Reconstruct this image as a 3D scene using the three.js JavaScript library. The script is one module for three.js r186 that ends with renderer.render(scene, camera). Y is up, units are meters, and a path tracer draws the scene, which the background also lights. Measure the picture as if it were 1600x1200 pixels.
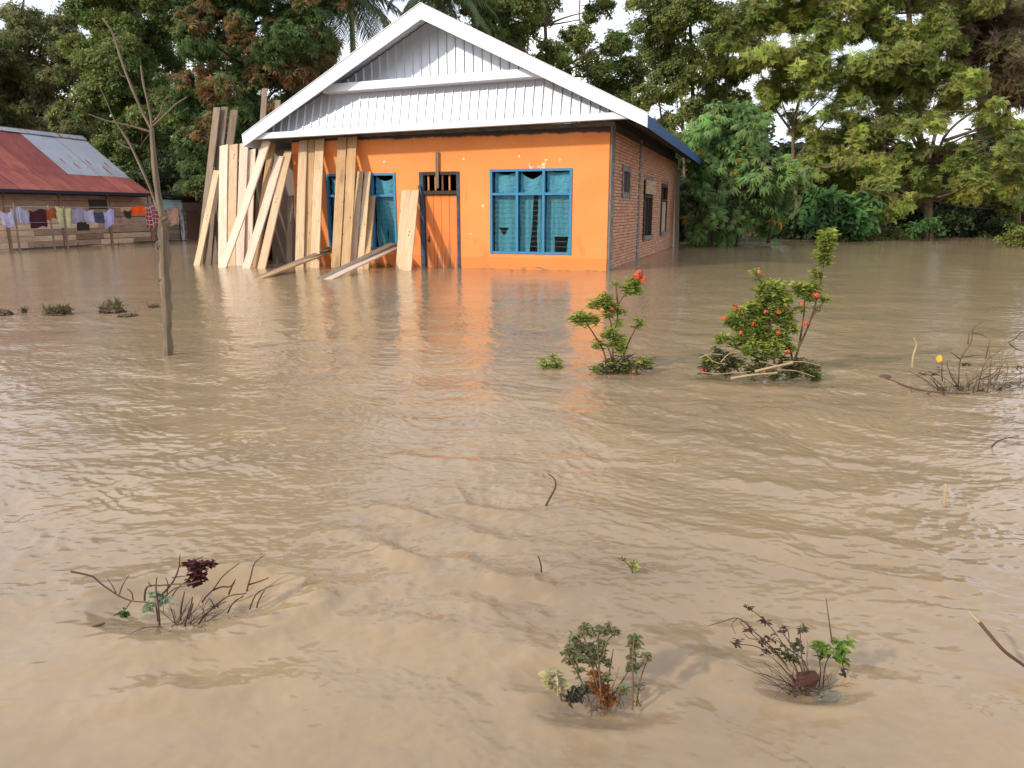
import * as THREE from 'three';
import { mergeGeometries } from 'three/addons/utils/BufferGeometryUtils.js';
import { RoundedBoxGeometry } from 'three/addons/geometries/RoundedBoxGeometry.js';
import { ImprovedNoise } from 'three/addons/math/ImprovedNoise.js';

// ---------------------------------------------------------------- camera, sky, sun, exposure
const scene = new THREE.Scene();
const EYE = 1.25, FPX = 1180, PITCH = THREE.MathUtils.degToRad(12.9);
const camera = new THREE.PerspectiveCamera(2 * Math.atan(600 / FPX) * 180 / Math.PI, 4 / 3, 0.1, 1500);
camera.position.set(0, EYE, 0);
camera.rotation.set(-PITCH, 0, 0);
const SUN = { az: 53, el: 27, power: 3.1, color: [1.0, 0.91, 0.76] };
const SKY = 1.5;
const EXPOSURE = 1.02;
const renderer = new THREE.WebGLRenderer({ antialias: true });
renderer.toneMapping = THREE.LinearToneMapping;
renderer.toneMappingExposure = EXPOSURE;
renderer.shadowMap.enabled = true;

const R = THREE.MathUtils.degToRad, V3 = (x, y, z) => new THREE.Vector3(x, y, z);
const { clamp, lerp, smoothstep } = THREE.MathUtils;
function rngOf(seed) { let s = seed >>> 0; return () => { s = (s + 0x6d2b79f5) | 0; let t = Math.imul(s ^ (s >>> 15), 1 | s); t = (t + Math.imul(t ^ (t >>> 7), 61 | t)) ^ t; return ((t ^ (t >>> 14)) >>> 0) / 4294967296; }; }
const PN = new ImprovedNoise();
const n3 = (x, y, z = 0) => PN.noise(x + 113.3, y + 57.7, z + 31.1);
function fbm(x, y, z = 0, oct = 4) { let s = 0, a = 0.5; for (let i = 0; i < oct; i++) { s += a * n3(x, y, z + i * 7.3); x *= 2.03; y *= 2.03; a *= 0.5; } return s; }
const sunDir = V3(-Math.sin(R(SUN.az)) * Math.cos(R(SUN.el)), Math.sin(R(SUN.el)), Math.cos(R(SUN.az)) * Math.cos(R(SUN.el)));
{
  const W = 1024, H = 512, data = new Float32Array(W * H * 4);
  for (let j = 0; j < H; j++) for (let i = 0; i < W; i++) {
    const up = ((j + 0.5) / H - 0.5) * Math.PI, ro = ((i + 0.5) / W - 0.5) * 2 * Math.PI;
    const y = Math.sin(up), x = Math.cos(ro) * Math.cos(up), z = Math.sin(ro) * Math.cos(up);
    const e = clamp(y, 0, 1), t = Math.pow(1 - e, 2.2);
    let r = lerp(0.47, 0.83, t), g = lerp(0.57, 0.88, t), b = lerp(0.77, 0.97, t);
    const k = 1 / (e + 0.22), cl = fbm(x * k * 1.3 + 3, z * k * 1.3, 2, 5), m = smoothstep(cl, -0.12, 0.22) * 0.85;
    const w = 1.0 + 0.25 * fbm(x * k * 3, z * k * 3, 9, 3);
    r = lerp(r, 1.05 * w, m); g = lerp(g, 1.03 * w, m); b = lerp(b, 1.10 * w, m);
    const c = x * sunDir.x + y * sunDir.y + z * sunDir.z, glow = 0.5 * Math.pow(Math.max(c, 0), 14);
    r += glow; g += glow * 0.9; b += glow * 0.72;
    const o = (j * W + i) * 4; data[o] = r; data[o + 1] = g; data[o + 2] = b; data[o + 3] = 1;
  }
  const tex = new THREE.DataTexture(data, W, H, THREE.RGBAFormat, THREE.FloatType);
  tex.mapping = THREE.EquirectangularReflectionMapping; tex.magFilter = THREE.LinearFilter; tex.minFilter = THREE.LinearFilter; tex.needsUpdate = true;
  scene.background = tex; scene.environment = tex;
  scene.backgroundIntensity = SKY; scene.environmentIntensity = SKY;
}
const sun = new THREE.DirectionalLight(new THREE.Color().setRGB(...SUN.color), SUN.power);
sun.position.copy(sunDir).multiplyScalar(80).add(V3(0, 0, -20)); sun.target.position.set(0, 0, -20);
sun.castShadow = true; sun.shadow.radius = 5; sun.shadow.mapSize.set(4096, 4096);
Object.assign(sun.shadow.camera, { left: -45, right: 45, top: 40, bottom: -40, near: 1, far: 200 });
scene.add(sun, sun.target);

// ---------------------------------------------------------------- helpers
const FWD = V3(0, -Math.sin(PITCH), -Math.cos(PITCH)), UPV = V3(0, Math.cos(PITCH), -Math.sin(PITCH));
const ray = (px, py) => FWD.clone().addScaledVector(UPV, (600 - py) / FPX).add(V3((px - 800) / FPX, 0, 0));
function at(px, py, depth) { const d = ray(px, py), p = d.multiplyScalar(depth / -d.z); p.y += EYE; return p; }        // a measured direction at a distance
function onWater(px, py) { const d = ray(px, py); d.multiplyScalar(-EYE / d.y); d.y = 0; return d; }
const used = new Map();
function numbered(n) { const k = used.get(n) ?? 0; used.set(n, k + 1); return k ? n + '_' + String(k).padStart(3, '0') : n; }
function tag(o, label, category, group, kind) { if (label) o.userData.label = label; if (category) o.userData.category = category; if (group) o.userData.group = group; if (kind) o.userData.kind = kind; return o; }
function thing(name, label, category, pos = [0, 0, 0], turn = 0, group) {
  const o = new THREE.Group(); o.name = numbered(name); o.position.set(...pos); o.rotation.y = turn; scene.add(o); return tag(o, label, category, group);
}
function part(name, geo, mat, parent, label) {
  const m = new THREE.Mesh(geo, mat); m.name = name; m.castShadow = m.receiveShadow = true; if (label) m.userData.label = label; parent.add(m); return m;
}
function solo(name, geo, mat, label, category, group) { const m = part(numbered(name), geo, mat, scene); return tag(m, label, category, group); }
const noUV = (g) => { for (const k of Object.keys(g.attributes)) if (!['position', 'normal', 'uv', 'color'].includes(k)) g.deleteAttribute(k); return g; };
function merge(list) {
  const anyC = list.some((g) => g.attributes.color);
  const l = list.map((g) => { g = g.index ? g.toNonIndexed() : g; noUV(g); if (!g.attributes.uv) g.setAttribute('uv', new THREE.BufferAttribute(new Float32Array(g.attributes.position.count * 2), 2)); if (anyC && !g.attributes.color) paint(g, [1, 1, 1]); return g; });
  return mergeGeometries(l);
}
function paint(g, c) { const n = g.attributes.position.count, a = new Float32Array(n * 3); for (let i = 0; i < n; i++) a.set(c, i * 3); g.setAttribute('color', new THREE.BufferAttribute(a, 3)); return g; }
// a box whose uv are metres, u along its longest side
function box(w, h, d, x = 0, y = 0, z = 0, r = 0, u0 = 0, v0 = 0) {
  const g = r > 0 ? new RoundedBoxGeometry(w, h, d, 1, r) : new THREE.BoxGeometry(w, h, d);
  const p = g.attributes.position, n = g.attributes.normal, uv = g.attributes.uv, s = [w, h, d], L = s.indexOf(Math.max(...s));
  for (let i = 0; i < p.count; i++) {
    const q = [p.getX(i), p.getY(i), p.getZ(i)], nn = [Math.abs(n.getX(i)), Math.abs(n.getY(i)), Math.abs(n.getZ(i))], D = nn.indexOf(Math.max(...nn));
    const rest = [0, 1, 2].filter((k) => k !== D), a = rest.includes(L) ? L : rest[0], b = rest.find((k) => k !== a);
    uv.setXY(i, q[a] + u0, q[b] + v0 + D * 0.37);
  }
  return g.translate(x, y, z);
}
// tapered, bent limb
function limb(pts, r0, r1, sides = 6, seg = 0, wob = 0, rnd = null) {
  const c = new THREE.CatmullRomCurve3(pts), N = seg || Math.max(2, (pts.length - 1) * 4), pos = [], uv = [], idx = [];
  let nrm = V3(0.31, 0.2, 0.93), len = 0, prev = null;
  for (let i = 0; i <= N; i++) {
    const t = i / N, p = c.getPoint(t), T = c.getTangent(t); if (prev) len += prev.distanceTo(p); prev = p.clone();
    nrm.addScaledVector(T, -nrm.dot(T)); if (nrm.lengthSq() < 1e-6) nrm.set(1, 0, 0).addScaledVector(T, -T.x); nrm.normalize();
    const bi = T.clone().cross(nrm), r = lerp(r0, r1, t);
    for (let k = 0; k <= sides; k++) {
      const a = k / sides * Math.PI * 2, rr = r * (1 + wob * n3(p.x * 9 + Math.cos(a), p.y * 9, p.z * 9 + Math.sin(a)));
      const v = p.clone().addScaledVector(nrm, Math.cos(a) * rr).addScaledVector(bi, Math.sin(a) * rr); pos.push(v.x, v.y, v.z); uv.push(k / sides * 6.28 * r0, len);
    }
  }
  for (let i = 0; i < N; i++) for (let k = 0; k < sides; k++) { const a = i * (sides + 1) + k, b = a + sides + 1; idx.push(a, a + 1, b, a + 1, b + 1, b); }
  for (const [i, s] of [[0, 1], [N, -1]]) { const o = i * (sides + 1); for (let k = 1; k < sides - 1; k++) s > 0 ? idx.push(o, o + k + 1, o + k) : idx.push(o, o + k, o + k + 1); }
  const g = new THREE.BufferGeometry(); g.setAttribute('position', new THREE.Float32BufferAttribute(pos, 3)); g.setAttribute('uv', new THREE.Float32BufferAttribute(uv, 2)); g.setIndex(idx); g.computeVertexNormals(); return g;
}
// textures computed from noise: f(u, v) in 0..1 over one tile -> [r, g, b] (sRGB 0..1) or a number
function tex(W, H, f, color = true, rep = [1, 1]) {
  const d = new Uint8Array(W * H * 4);
  for (let j = 0; j < H; j++) for (let i = 0; i < W; i++) { let c = f((i + 0.5) / W, (j + 0.5) / H); if (typeof c === 'number') c = [c, c, c]; const o = (j * W + i) * 4; for (let k = 0; k < 3; k++) d[o + k] = clamp(c[k], 0, 1) * 255; d[o + 3] = 255; }
  const t = new THREE.DataTexture(d, W, H); t.wrapS = t.wrapT = THREE.RepeatWrapping; t.magFilter = THREE.LinearFilter; t.minFilter = THREE.LinearMipmapLinearFilter; t.generateMipmaps = true; if (color) t.colorSpace = THREE.SRGBColorSpace; t.repeat.set(...rep); t.needsUpdate = true; return t;
}
// noise that tiles: four corners blended
function tileN(u, v, fx, fy, z, oct = 3) { const a = (x, y) => fbm(x * fx, y * fy, z, oct); const su = smoothstep(u, 0.0, 1), sv = smoothstep(v, 0, 1); return (a(u, v) * (1 - su) * 1 + a(u - 1, v) * su) * (1 - sv) + (a(u, v - 1) * (1 - su) + a(u - 1, v - 1) * su) * sv; }
const mat = (o) => new THREE.MeshStandardMaterial({ roughness: 0.8, side: THREE.DoubleSide, ...o });
const rgb = (r, g, b) => new THREE.Color().setRGB(r, g, b);
const mix3 = (a, b, t) => [0, 1, 2].map((i) => lerp(a[i], b[i], t));

// wood, 2 m x 0.5 m tile, u along the grain
const woodTex = (seed, a, b, knot) => tex(512, 256, (u, v) => {
  const w = v * 22 + 1.6 * tileN(u, v, 3, 4, seed, 2), grain = 0.5 + 0.5 * Math.sin(w * 6.28 * 0.5 + 3 * tileN(u, v, 5, 12, seed + 4, 2));
  const fine = tileN(u, v, 9, 130, seed + 9, 2), saw = tileN(u, v, 160, 8, seed + 3, 1), blot = tileN(u, v, 4, 5, seed + 20, 3);
  let c = mix3(a, b, clamp(0.35 + 0.3 * (grain - 0.5) + 0.9 * fine + 1.1 * blot, 0, 1)), k = 0;
  for (let i = 0; i < 7; i++) { const kx = (Math.sin(seed * 3 + i * 12.9) * 43758.5) % 1, ky = (Math.sin(seed * 5 + i * 78.2) * 23421.6) % 1, du = (((u - Math.abs(kx) + 1.5) % 1) - 0.5) * 2, dv = (((v - Math.abs(ky) + 1.5) % 1) - 0.5) * 0.5; k = Math.max(k, smoothstep(0.017 * (0.3 + Math.abs(kx)) - Math.hypot(du * 0.6, dv), 0, 0.012)); }
  c = mix3(c, [0.25, 0.16, 0.09], k * knot); c = mix3(c, [0.36, 0.29, 0.22], smoothstep(tileN(u, v, 22, 9, seed + 31, 4), 0.2, 0.38) * 0.55 * knot + smoothstep(tileN(u, v, 5, 3, seed + 37, 4), 0.12, 0.4) * 0.3); return c.map((x) => x * (1 + 0.06 * saw));
}, true, [0.5, 2]);
const woodBump = tex(256, 256, (u, v) => 0.5 + 0.6 * tileN(u, v, 8, 90, 77, 2) + 0.3 * tileN(u, v, 90, 9, 78, 1), false, [0.5, 2]);
const freshTex = [woodTex(1, [0.87, 0.75, 0.60], [0.74, 0.61, 0.46], 0.45), woodTex(2, [0.89, 0.80, 0.71], [0.78, 0.68, 0.57], 0.3), woodTex(3, [0.80, 0.65, 0.46], [0.62, 0.48, 0.31], 0.6)];
const oldTex = [woodTex(5, [0.56, 0.48, 0.40], [0.36, 0.29, 0.23], 0.6), woodTex(6, [0.62, 0.54, 0.45], [0.45, 0.37, 0.30], 0.6)];
const M = {
  fresh: freshTex.map((t) => mat({ map: t, bumpMap: woodBump, bumpScale: 0.002, roughness: 0.78 })),
  old: oldTex.map((t) => mat({ map: t, bumpMap: woodBump, bumpScale: 0.003, roughness: 0.85 })),
  mortar: mat({ color: rgb(0.22, 0.17, 0.135), roughness: 0.95 }),
  concrete: mat({ map: tex(256, 256, (u, v) => { const n = 0.46 + 0.25 * tileN(u, v, 6, 6, 3, 4) + 0.1 * tileN(u, v, 60, 60, 5, 2); return [n, n * 0.96, n * 0.9]; }), roughness: 0.95 }),
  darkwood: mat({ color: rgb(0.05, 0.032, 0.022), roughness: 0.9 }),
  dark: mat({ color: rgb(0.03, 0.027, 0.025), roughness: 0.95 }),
};

// ---------------------------------------------------------------- water and ground
const HOUSE_A = R(18.2), CORNER = V3(2.0, 0, -16.18), HC = Math.cos(HOUSE_A), HS = Math.sin(HOUSE_A);
const hw = (x, y, z) => V3(CORNER.x + x * HC - z * HS, y, CORNER.z + x * HS + z * HC);         // house axes: x along the front to the right, z towards the viewer
const LH = V3(-16.48, 0, -24.65), LHA = Math.acos(0.25261);
const crests = [];                                                                              // standing waves over whatever lies below: [x, z, cos, sin, length, width, height]
for (const [px, py, deg, l, w, h] of [[650, 805, 28, 0.22, 0.05, 0.022], [610, 860, 40, 0.2, 0.05, 0.025], [690, 880, 10, 0.22, 0.06, 0.018], [760, 800, 18, 0.2, 0.05, 0.016], [700, 720, 12, 0.25, 0.06, 0.014], [780, 840, 20, 0.15, 0.05, 0.018],
  [800, 910, 15, 0.2, 0.05, 0.014], [560, 830, -10, 0.16, 0.05, 0.014], [480, 935, -18, 0.3, 0.07, 0.016], [860, 1010, 10, 0.2, 0.09, 0.02], [1130, 1040, 25, 0.15, 0.06, 0.016], [1200, 760, 15, 0.3, 0.07, 0.012], [1330, 850, 22, 0.3, 0.07, 0.014],
  [1120, 990, -8, 0.25, 0.06, 0.012], [300, 1085, -14, 0.22, 0.06, 0.016], [620, 970, 5, 0.25, 0.08, 0.012], [1290, 720, 20, 0.4, 0.06, 0.012], [1420, 910, 24, 0.25, 0.06, 0.014], [940, 720, 10, 0.25, 0.06, 0.012], [740, 950, 20, 0.2, 0.05, 0.014]]) {
  const p = onWater(px, py); crests.push([p.x, p.z, Math.cos(R(deg)), Math.sin(R(deg)), l, w, h]);
}
const dips = [];                                                                                // hollows where the current parts round a plant: [x, z, rx, rz, depth]
for (const [px, py, rx, rz, d] of [[300, 945, 0.24, 0.16, 0.042], [380, 930, 0.18, 0.12, 0.03], [950, 1105, 0.14, 0.07, 0.022], [1270, 1075, 0.12, 0.06, 0.022], [1230, 590, 0.5, 0.3, 0.02], [960, 580, 0.3, 0.25, 0.015], [865, 1060, 0.1, 0.06, 0.012]]) { const p = onWater(px, py); dips.push([p.x, p.z, rx, rz, d]); }
function waterY(x, z) {
  const d = Math.hypot(x, z), far = smoothstep(d, 4, 14), calm = smoothstep(d, 7.5, 10) * smoothstep(-x - 1.0, 0, 4);
  const mid = smoothstep(d, 1.7, 3.0) * (1 - smoothstep(d, 6, 11)), still = 1 - 0.75 * calm;
  const wx = x + 0.30 * n3(x * 0.9, z * 0.9, 5) + 0.08 * n3(x * 3.1, z * 3.1, 15), wz = z + 0.30 * n3(x * 0.9, z * 0.9, 8) + 0.08 * n3(x * 3.1, z * 3.1, 18);
  const fx = wx * 0.86 + wz * 0.51, fz = wz * 0.86 - wx * 0.51;                                 // along and across the current
  const p1 = clamp(0.6 + 0.9 * n3(wx * 0.8, wz * 0.9, 31), 0.2, 1.1), p2 = clamp(0.65 + 1.1 * n3(wx * 1.6, wz * 1.6, 33), 0.2, 1.3); // choppier and smoother patches
  let y = 0.016 * (1 - 0.75 * far) * n3(fx * 1.0, fz * 1.5, 1) + 0.009 * (1 - 0.65 * far) * n3(fx * 2.4, fz * 3.4, 2);
  y += (0.0016 + 0.0040 * mid) * still * p1 * (1 - Math.abs(n3(fx * 3.4, fz * 5.4, 3)) * 2);
  y += (0.0010 + 0.0026 * mid) * still * p2 * (1 - Math.abs(n3(fx * 8.5, fz * 12.5, 13)) * 2);
  y += 0.0030 * mid * still * p1 * p2 * (1 - Math.abs(n3(wx * 15, wz * 15, 22)) * 2);
  y += (0.0022 + 0.0016 * far) * still * n3(wx * 5.5, wz * 7.5, 6) + (0.0013 + 0.0012 * mid) * still * p2 * n3(wx * 14, wz * 17, 7) + 0.0007 * still * n3(fx * 30, fz * 40, 17);
  if (d > 6) y += 0.004 * far * (1 - 0.6 * calm) * n3(x * 1.6, z * 3.4, 9);
  const bl = smoothstep(-z, 7.2, 8.6) * smoothstep(-x - 1.5, 0, 2.5) * (1 - smoothstep(-z, 8.9, 9.6)); // broken water over the bank at the left
  y += 0.010 * bl * (n3(x * 3.5, z * 7, 11) + 0.5 * n3(x * 9, z * 16, 12));
  for (const [cx, cz, c, s, l, w, h] of crests) {
    const dx = x - cx, dz = z - cz; if (Math.abs(dx) > 0.9 || Math.abs(dz) > 0.9) continue;
    let a = dx * c + dz * s, b = dz * c - dx * s; b += 0.06 * n3(a * 7, cx * 9, 2) + 0.02 * n3(a * 19, cx * 9, 4); y += h * Math.exp(-a * a / (l * l)) * (Math.exp(-b * b / (w * w)) - 0.6 * Math.exp(-(b + w * 1.7) * (b + w * 1.7) / (w * w * 2.5))) * (1 + 0.6 * n3(x * 11, z * 11, 1));
  }
  for (const [cx, cz, rx, rz, h] of dips) { const a = (x - cx) / rx, b = (z - cz) / rz, q = a * a + b * b; if (q < 6) y -= h * (Math.exp(-q) - 0.45 * Math.exp(-5 * (Math.sqrt(q) - 1.45) ** 2)) * (1 + 0.4 * n3(x * 14, z * 20, 3)); }
  return y;
}
{
  const ds = []; for (let py = 1330; py > 333.5; py -= py > 420 ? 1.5 : py > 350 ? 0.7 : 1.2) { const e = Math.atan((py - 600) / FPX) + PITCH; ds.push(EYE / Math.tan(e)); } ds.push(700);
  ds.unshift(0.02, 0.25, 0.5, 0.75);
  const as = []; for (let i = 0; i < 760; i++) as.push(-45 + 90 * i / 760); for (let i = 0; i <= 60; i++) as.push(45 + 270 * i / 60);
  const pos = new Float32Array(ds.length * as.length * 3), uv = new Float32Array(ds.length * as.length * 2), idx = new Uint32Array((ds.length - 1) * (as.length - 1) * 6); let o = 0;
  for (let j = 0; j < ds.length; j++) for (let i = 0; i < as.length; i++) { const x = Math.sin(R(as[i])) * ds[j], z = -Math.cos(R(as[i])) * ds[j], k = j * as.length + i; pos[k * 3] = x; pos[k * 3 + 1] = ds[j] < 120 ? waterY(x, z) : 0; pos[k * 3 + 2] = z; uv[k * 2] = x; uv[k * 2 + 1] = z; }
  for (let j = 0; j < ds.length - 1; j++) for (let i = 0; i < as.length - 1; i++) { const a = j * as.length + i, b = a + as.length; idx.set([a, a + 1, b, a + 1, b + 1, b], o); o += 6; }
  const g = new THREE.BufferGeometry(); g.setAttribute('position', new THREE.BufferAttribute(pos, 3)); g.setAttribute('uv', new THREE.BufferAttribute(uv, 2)); g.setIndex(new THREE.BufferAttribute(idx, 1)); g.computeVertexNormals();
  const bump = tex(640, 640, (u, v) => 0.5 + 0.55 * tileN(u, v, 16, 30, 40, 3) + 0.35 * tileN(u, v, 60, 95, 41, 2), false, [1 / 3.1, 1 / 3.1]);
  const silt = tex(512, 512, (u, v) => { const n = tileN(u, v, 5, 9, 50, 5), f = tileN(u, v, 60, 80, 51, 2), k = 1 + 0.16 * n + 0.05 * f; return [0.600 * k, 0.510 * k, 0.392 * k * (1 - 0.04 * n)]; }, true, [1 / 5.3, 1 / 5.3]);
  tag(part('water', g, new THREE.MeshPhysicalMaterial({ map: silt, roughness: 0.09, ior: 1.33, specularIntensity: 1.0, bumpMap: bump, bumpScale: 0.010, side: THREE.DoubleSide }), scene), 'muddy brown flood water flowing over the whole yard', null, null, 'structure');
}
{ // mud bed, rising to dry land far back and round the rusty house
  const N = 120, pos = [], uv = [], idx = [];
  const bed = (x, z) => { let y = -0.8 + 1.15 * smoothstep(-z, 48, 62) + 0.12 * n3(x * 0.15, z * 0.15, 3);
    const lx = (x - LH.x) * 0.2526 + (z - LH.z) * -0.9676, lz = (x - LH.x) * 0.9676 + (z - LH.z) * 0.2526;
    y = Math.max(y, -0.8 + 0.86 * (1 - smoothstep(lz, 0.1, 2.2)) * (lx > -12 && lx < 22 ? 1 : 0) + 0.03 * n3(x * 2, z * 2, 4)); return y; };
  for (let j = 0; j <= N; j++) for (let i = 0; i <= N; i++) { const q = (t) => Math.sign(t) * (Math.abs(t) * 60 + Math.abs(t) ** 4 * 640), x = q(i / N * 2 - 1) - 4, z = q(j / N * 2 - 1) - 26; pos.push(x, bed(x, z), z); uv.push(x, z); }
  for (let j = 0; j < N; j++) for (let i = 0; i < N; i++) { const a = j * (N + 1) + i, b = a + N + 1; idx.push(a, b, a + 1, a + 1, b, b + 1); }
  const g = new THREE.BufferGeometry(); g.setAttribute('position', new THREE.Float32BufferAttribute(pos, 3)); g.setAttribute('uv', new THREE.Float32BufferAttribute(uv, 2)); g.setIndex(idx); g.computeVertexNormals();
  tag(part('ground', g, mat({ map: tex(256, 256, (u, v) => { const n = tileN(u, v, 6, 6, 60, 5), k = 0.36 + 0.3 * n; return [k, k * 0.82, k * 0.6]; }, true, [0.4, 0.4]), roughness: 0.9 }), scene), 'brown mud bed rising to a low bank', null, null, 'structure');
}

// ---------------------------------------------------------------- the orange house
{
  const house = thing('house', 'orange plastered house with white zinc gable roof standing in the flood', 'house', [CORNER.x, 0, CORNER.z], -HOUSE_A);
  const orange = mat({ roughness: 0.75, map: tex(1024, 512, (u, v) => { // one tile = 8.2 m x 4.1 m, v from -0.8 m up
    const n = tileN(u, v, 6, 5, 90, 4), f = tileN(u, v, 70, 60, 91, 2), x = -7.7 + u * 8.2, y = -0.8 + v * 4.1;
    let c = [0.935 + 0.05 * n, 0.565 + 0.09 * n, 0.29 + 0.10 * n].map((k) => k * (1 + 0.035 * f));
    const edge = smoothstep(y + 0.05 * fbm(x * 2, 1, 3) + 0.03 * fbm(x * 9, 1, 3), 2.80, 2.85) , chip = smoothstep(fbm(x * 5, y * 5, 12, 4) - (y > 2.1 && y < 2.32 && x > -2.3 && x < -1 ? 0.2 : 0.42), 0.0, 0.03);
    const grime = smoothstep(fbm(x * 3.2, y * 1.3, 17, 5) + 0.3 * (0.1 - y), 0.06, 0.4) * 0.35, drip = smoothstep(fbm(x * 9, y * 0.5, 23, 3), 0.2, 0.42) * smoothstep(fbm(x * 2, y, 29, 2), 0.0, 0.2) * 0.22;
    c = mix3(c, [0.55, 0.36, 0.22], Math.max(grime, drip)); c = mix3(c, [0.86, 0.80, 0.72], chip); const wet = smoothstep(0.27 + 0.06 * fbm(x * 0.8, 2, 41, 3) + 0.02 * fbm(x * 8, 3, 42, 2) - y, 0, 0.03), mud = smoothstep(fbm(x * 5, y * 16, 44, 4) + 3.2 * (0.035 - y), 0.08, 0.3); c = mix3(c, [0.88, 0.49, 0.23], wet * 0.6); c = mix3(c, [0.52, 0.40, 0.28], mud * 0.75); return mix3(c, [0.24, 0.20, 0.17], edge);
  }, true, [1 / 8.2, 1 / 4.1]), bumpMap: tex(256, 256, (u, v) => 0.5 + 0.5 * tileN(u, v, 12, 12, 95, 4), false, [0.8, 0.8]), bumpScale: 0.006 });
  const planar = (g, ox = 7.7, oy = 0.8) => { const p = g.attributes.position, u = g.attributes.uv; for (let i = 0; i < p.count; i++) u.setXY(i, p.getX(i) + ox + (Math.abs(g.attributes.normal.getX(i)) > 0.5 ? p.getZ(i) : 0), p.getY(i) + oy); return g; };
  const sh = new THREE.Shape([[-7.55, -0.8], [0, -0.8], [0, 2.93], [-7.55, 2.86]].map((p) => new THREE.Vector2(...p)));
  const WIN1 = [-2.61, -0.77, 0.33, 2.13], DOOR = [-4.29, -3.32, -0.79, 2.10], WIN2 = [-6.68, -4.88, 0.38, 2.09];
  for (const [a, b, c, d] of [WIN1, DOOR, WIN2]) sh.holes.push(new THREE.Path([[a, c], [b, c], [b, d], [a, d]].map((p) => new THREE.Vector2(...p))));
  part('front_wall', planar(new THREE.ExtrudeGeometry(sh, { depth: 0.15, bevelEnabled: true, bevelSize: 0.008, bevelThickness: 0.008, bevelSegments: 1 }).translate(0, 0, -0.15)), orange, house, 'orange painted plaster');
  part('ring_beam', box(7.7, 0.13, 0.17, -3.78, 0, 0, 0).rotateZ(0.01).translate(0, 2.965, -0.09), M.concrete, house);
  part('corner_column', box(0.05, 3.75, 0.32, 0.034, 1.13, -0.17, 0.01), M.concrete, house);
  // brick side wall, at x = 0, z from 0 back to -12.6
  const SX = 0.0, LEN = 12.6, openings = [[1.62, 2.45, 1.68, 2.13], [4.85, 6.35, 0.58, 2.06], [8.45, 9.8, 0.6, 2.08]];
  const sw = new THREE.Shape([[0.34, -0.8], [LEN, -0.8], [LEN, 2.9], [0.34, 2.9]].map((p) => new THREE.Vector2(...p)));
  for (const [a, b, c, d] of openings) sw.holes.push(new THREE.Path([[a, c], [b, c], [b, d], [a, d]].map((p) => new THREE.Vector2(...p))));
  part('side_wall', new THREE.ExtrudeGeometry(sw, { depth: 0.12, bevelEnabled: false }).rotateY(Math.PI / 2).translate(SX - 0.12, 0, 0), M.mortar, house);
  {
    const rnd = rngOf(11), bricks = [], one = box(0.024, 0.053, 0.203, 0, 0, 0, 0.005);
    for (let r = 0; r * 0.07 < 3.18; r++) for (let k = -1; k < 62; k++) {
      const s = 0.36 + k * 0.22 + (r % 2) * 0.11 + 0.1, y = -0.3 + r * 0.07; if (s - 0.1 < 0.34 || s > LEN - 0.1 || (s > 3.86 && s < 4.2)) continue;
      if (openings.some(([a, b, c, d]) => s > a - 0.2 && s < b + 0.2 && y > c - 0.1 && y < d + 0.1)) continue;
      const b = one.clone(); b.rotateX((rnd() - 0.5) * 0.02).translate(SX + 0.004 + rnd() * 0.008, y + (rnd() - 0.5) * 0.008, -s + (rnd() - 0.5) * 0.015);
      const t = rnd(), c = mix3([0.58, 0.30, 0.165], [0.46, 0.215, 0.115], t).map((q) => q * (0.85 + 0.3 * rnd())); bricks.push(paint(b, rnd() < 0.03 ? [0.45, 0.32, 0.24] : c));
    }
    part('brickwork', merge(bricks), mat({ vertexColors: true, roughness: 0.92 }), house).userData.kind = 'stuff';
    part('concrete_column', box(0.03, 3.6, 0.26, SX + 0.012, 1.2, -4.03, 0.005), M.concrete, house);
  }
  for (const [a, b, c, d] of [openings[0]]) { // little window: rough concrete surround with a dark board inside
    const f = part('window', merge([box(0.05, d - c + 0.3, 0.14, SX + 0.01, (c + d) / 2, -a + 0.07), box(0.05, d - c + 0.3, 0.14, SX + 0.01, (c + d) / 2, -b - 0.07), box(0.05, 0.14, b - a, SX + 0.01, c - 0.075, -(a + b) / 2), box(0.05, 0.12, b - a, SX + 0.01, d + 0.065, -(a + b) / 2)]), M.concrete, house, 'small side window with a grey cement surround');
    part('shutter', merge([box(0.02, d - c, (b - a) / 2 - 0.01, -0.05, (c + d) / 2, -a - (b - a) / 4), box(0.02, d - c, (b - a) / 2 - 0.01, -0.05, (c + d) / 2, -b + (b - a) / 4)]), M.darkwood, f);
  }
  const pale = mat({ map: oldTex[1], color: rgb(1.5, 1.45, 1.4), roughness: 0.85 });
  { const [a, b, c, d] = openings[1], f = part('window', merge([box(0.08, d - c, 0.1, SX, (c + d) / 2, -a - 0.05), box(0.08, d - c, 0.1, SX, (c + d) / 2, -b + 0.05), box(0.08, 0.1, b - a - 0.2, SX, d - 0.05, -(a + b) / 2), box(0.08, 0.07, b - a - 0.2, SX, d - 0.42, -(a + b) / 2), box(0.07, d - c - 0.5, 0.08, SX, (c + d) / 2 - 0.2, -(a + b) / 2)]), M.darkwood, house, 'tall dark window with a pale board over its top');
    part('sill', box(0.14, 0.09, b - a + 0.2, SX + 0.03, c - 0.05, -(a + b) / 2, 0.01), M.concrete, f); part('board', box(0.03, 0.36, b - a + 0.25, SX + 0.075, d - 0.18, -(a + b) / 2).rotateX(0.0), pale, f);
    part('shutter', box(0.03, d - c - 0.5, b - a - 0.2, SX - 0.07, (c + d) / 2 - 0.2, -(a + b) / 2), M.old[0], f); }
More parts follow.
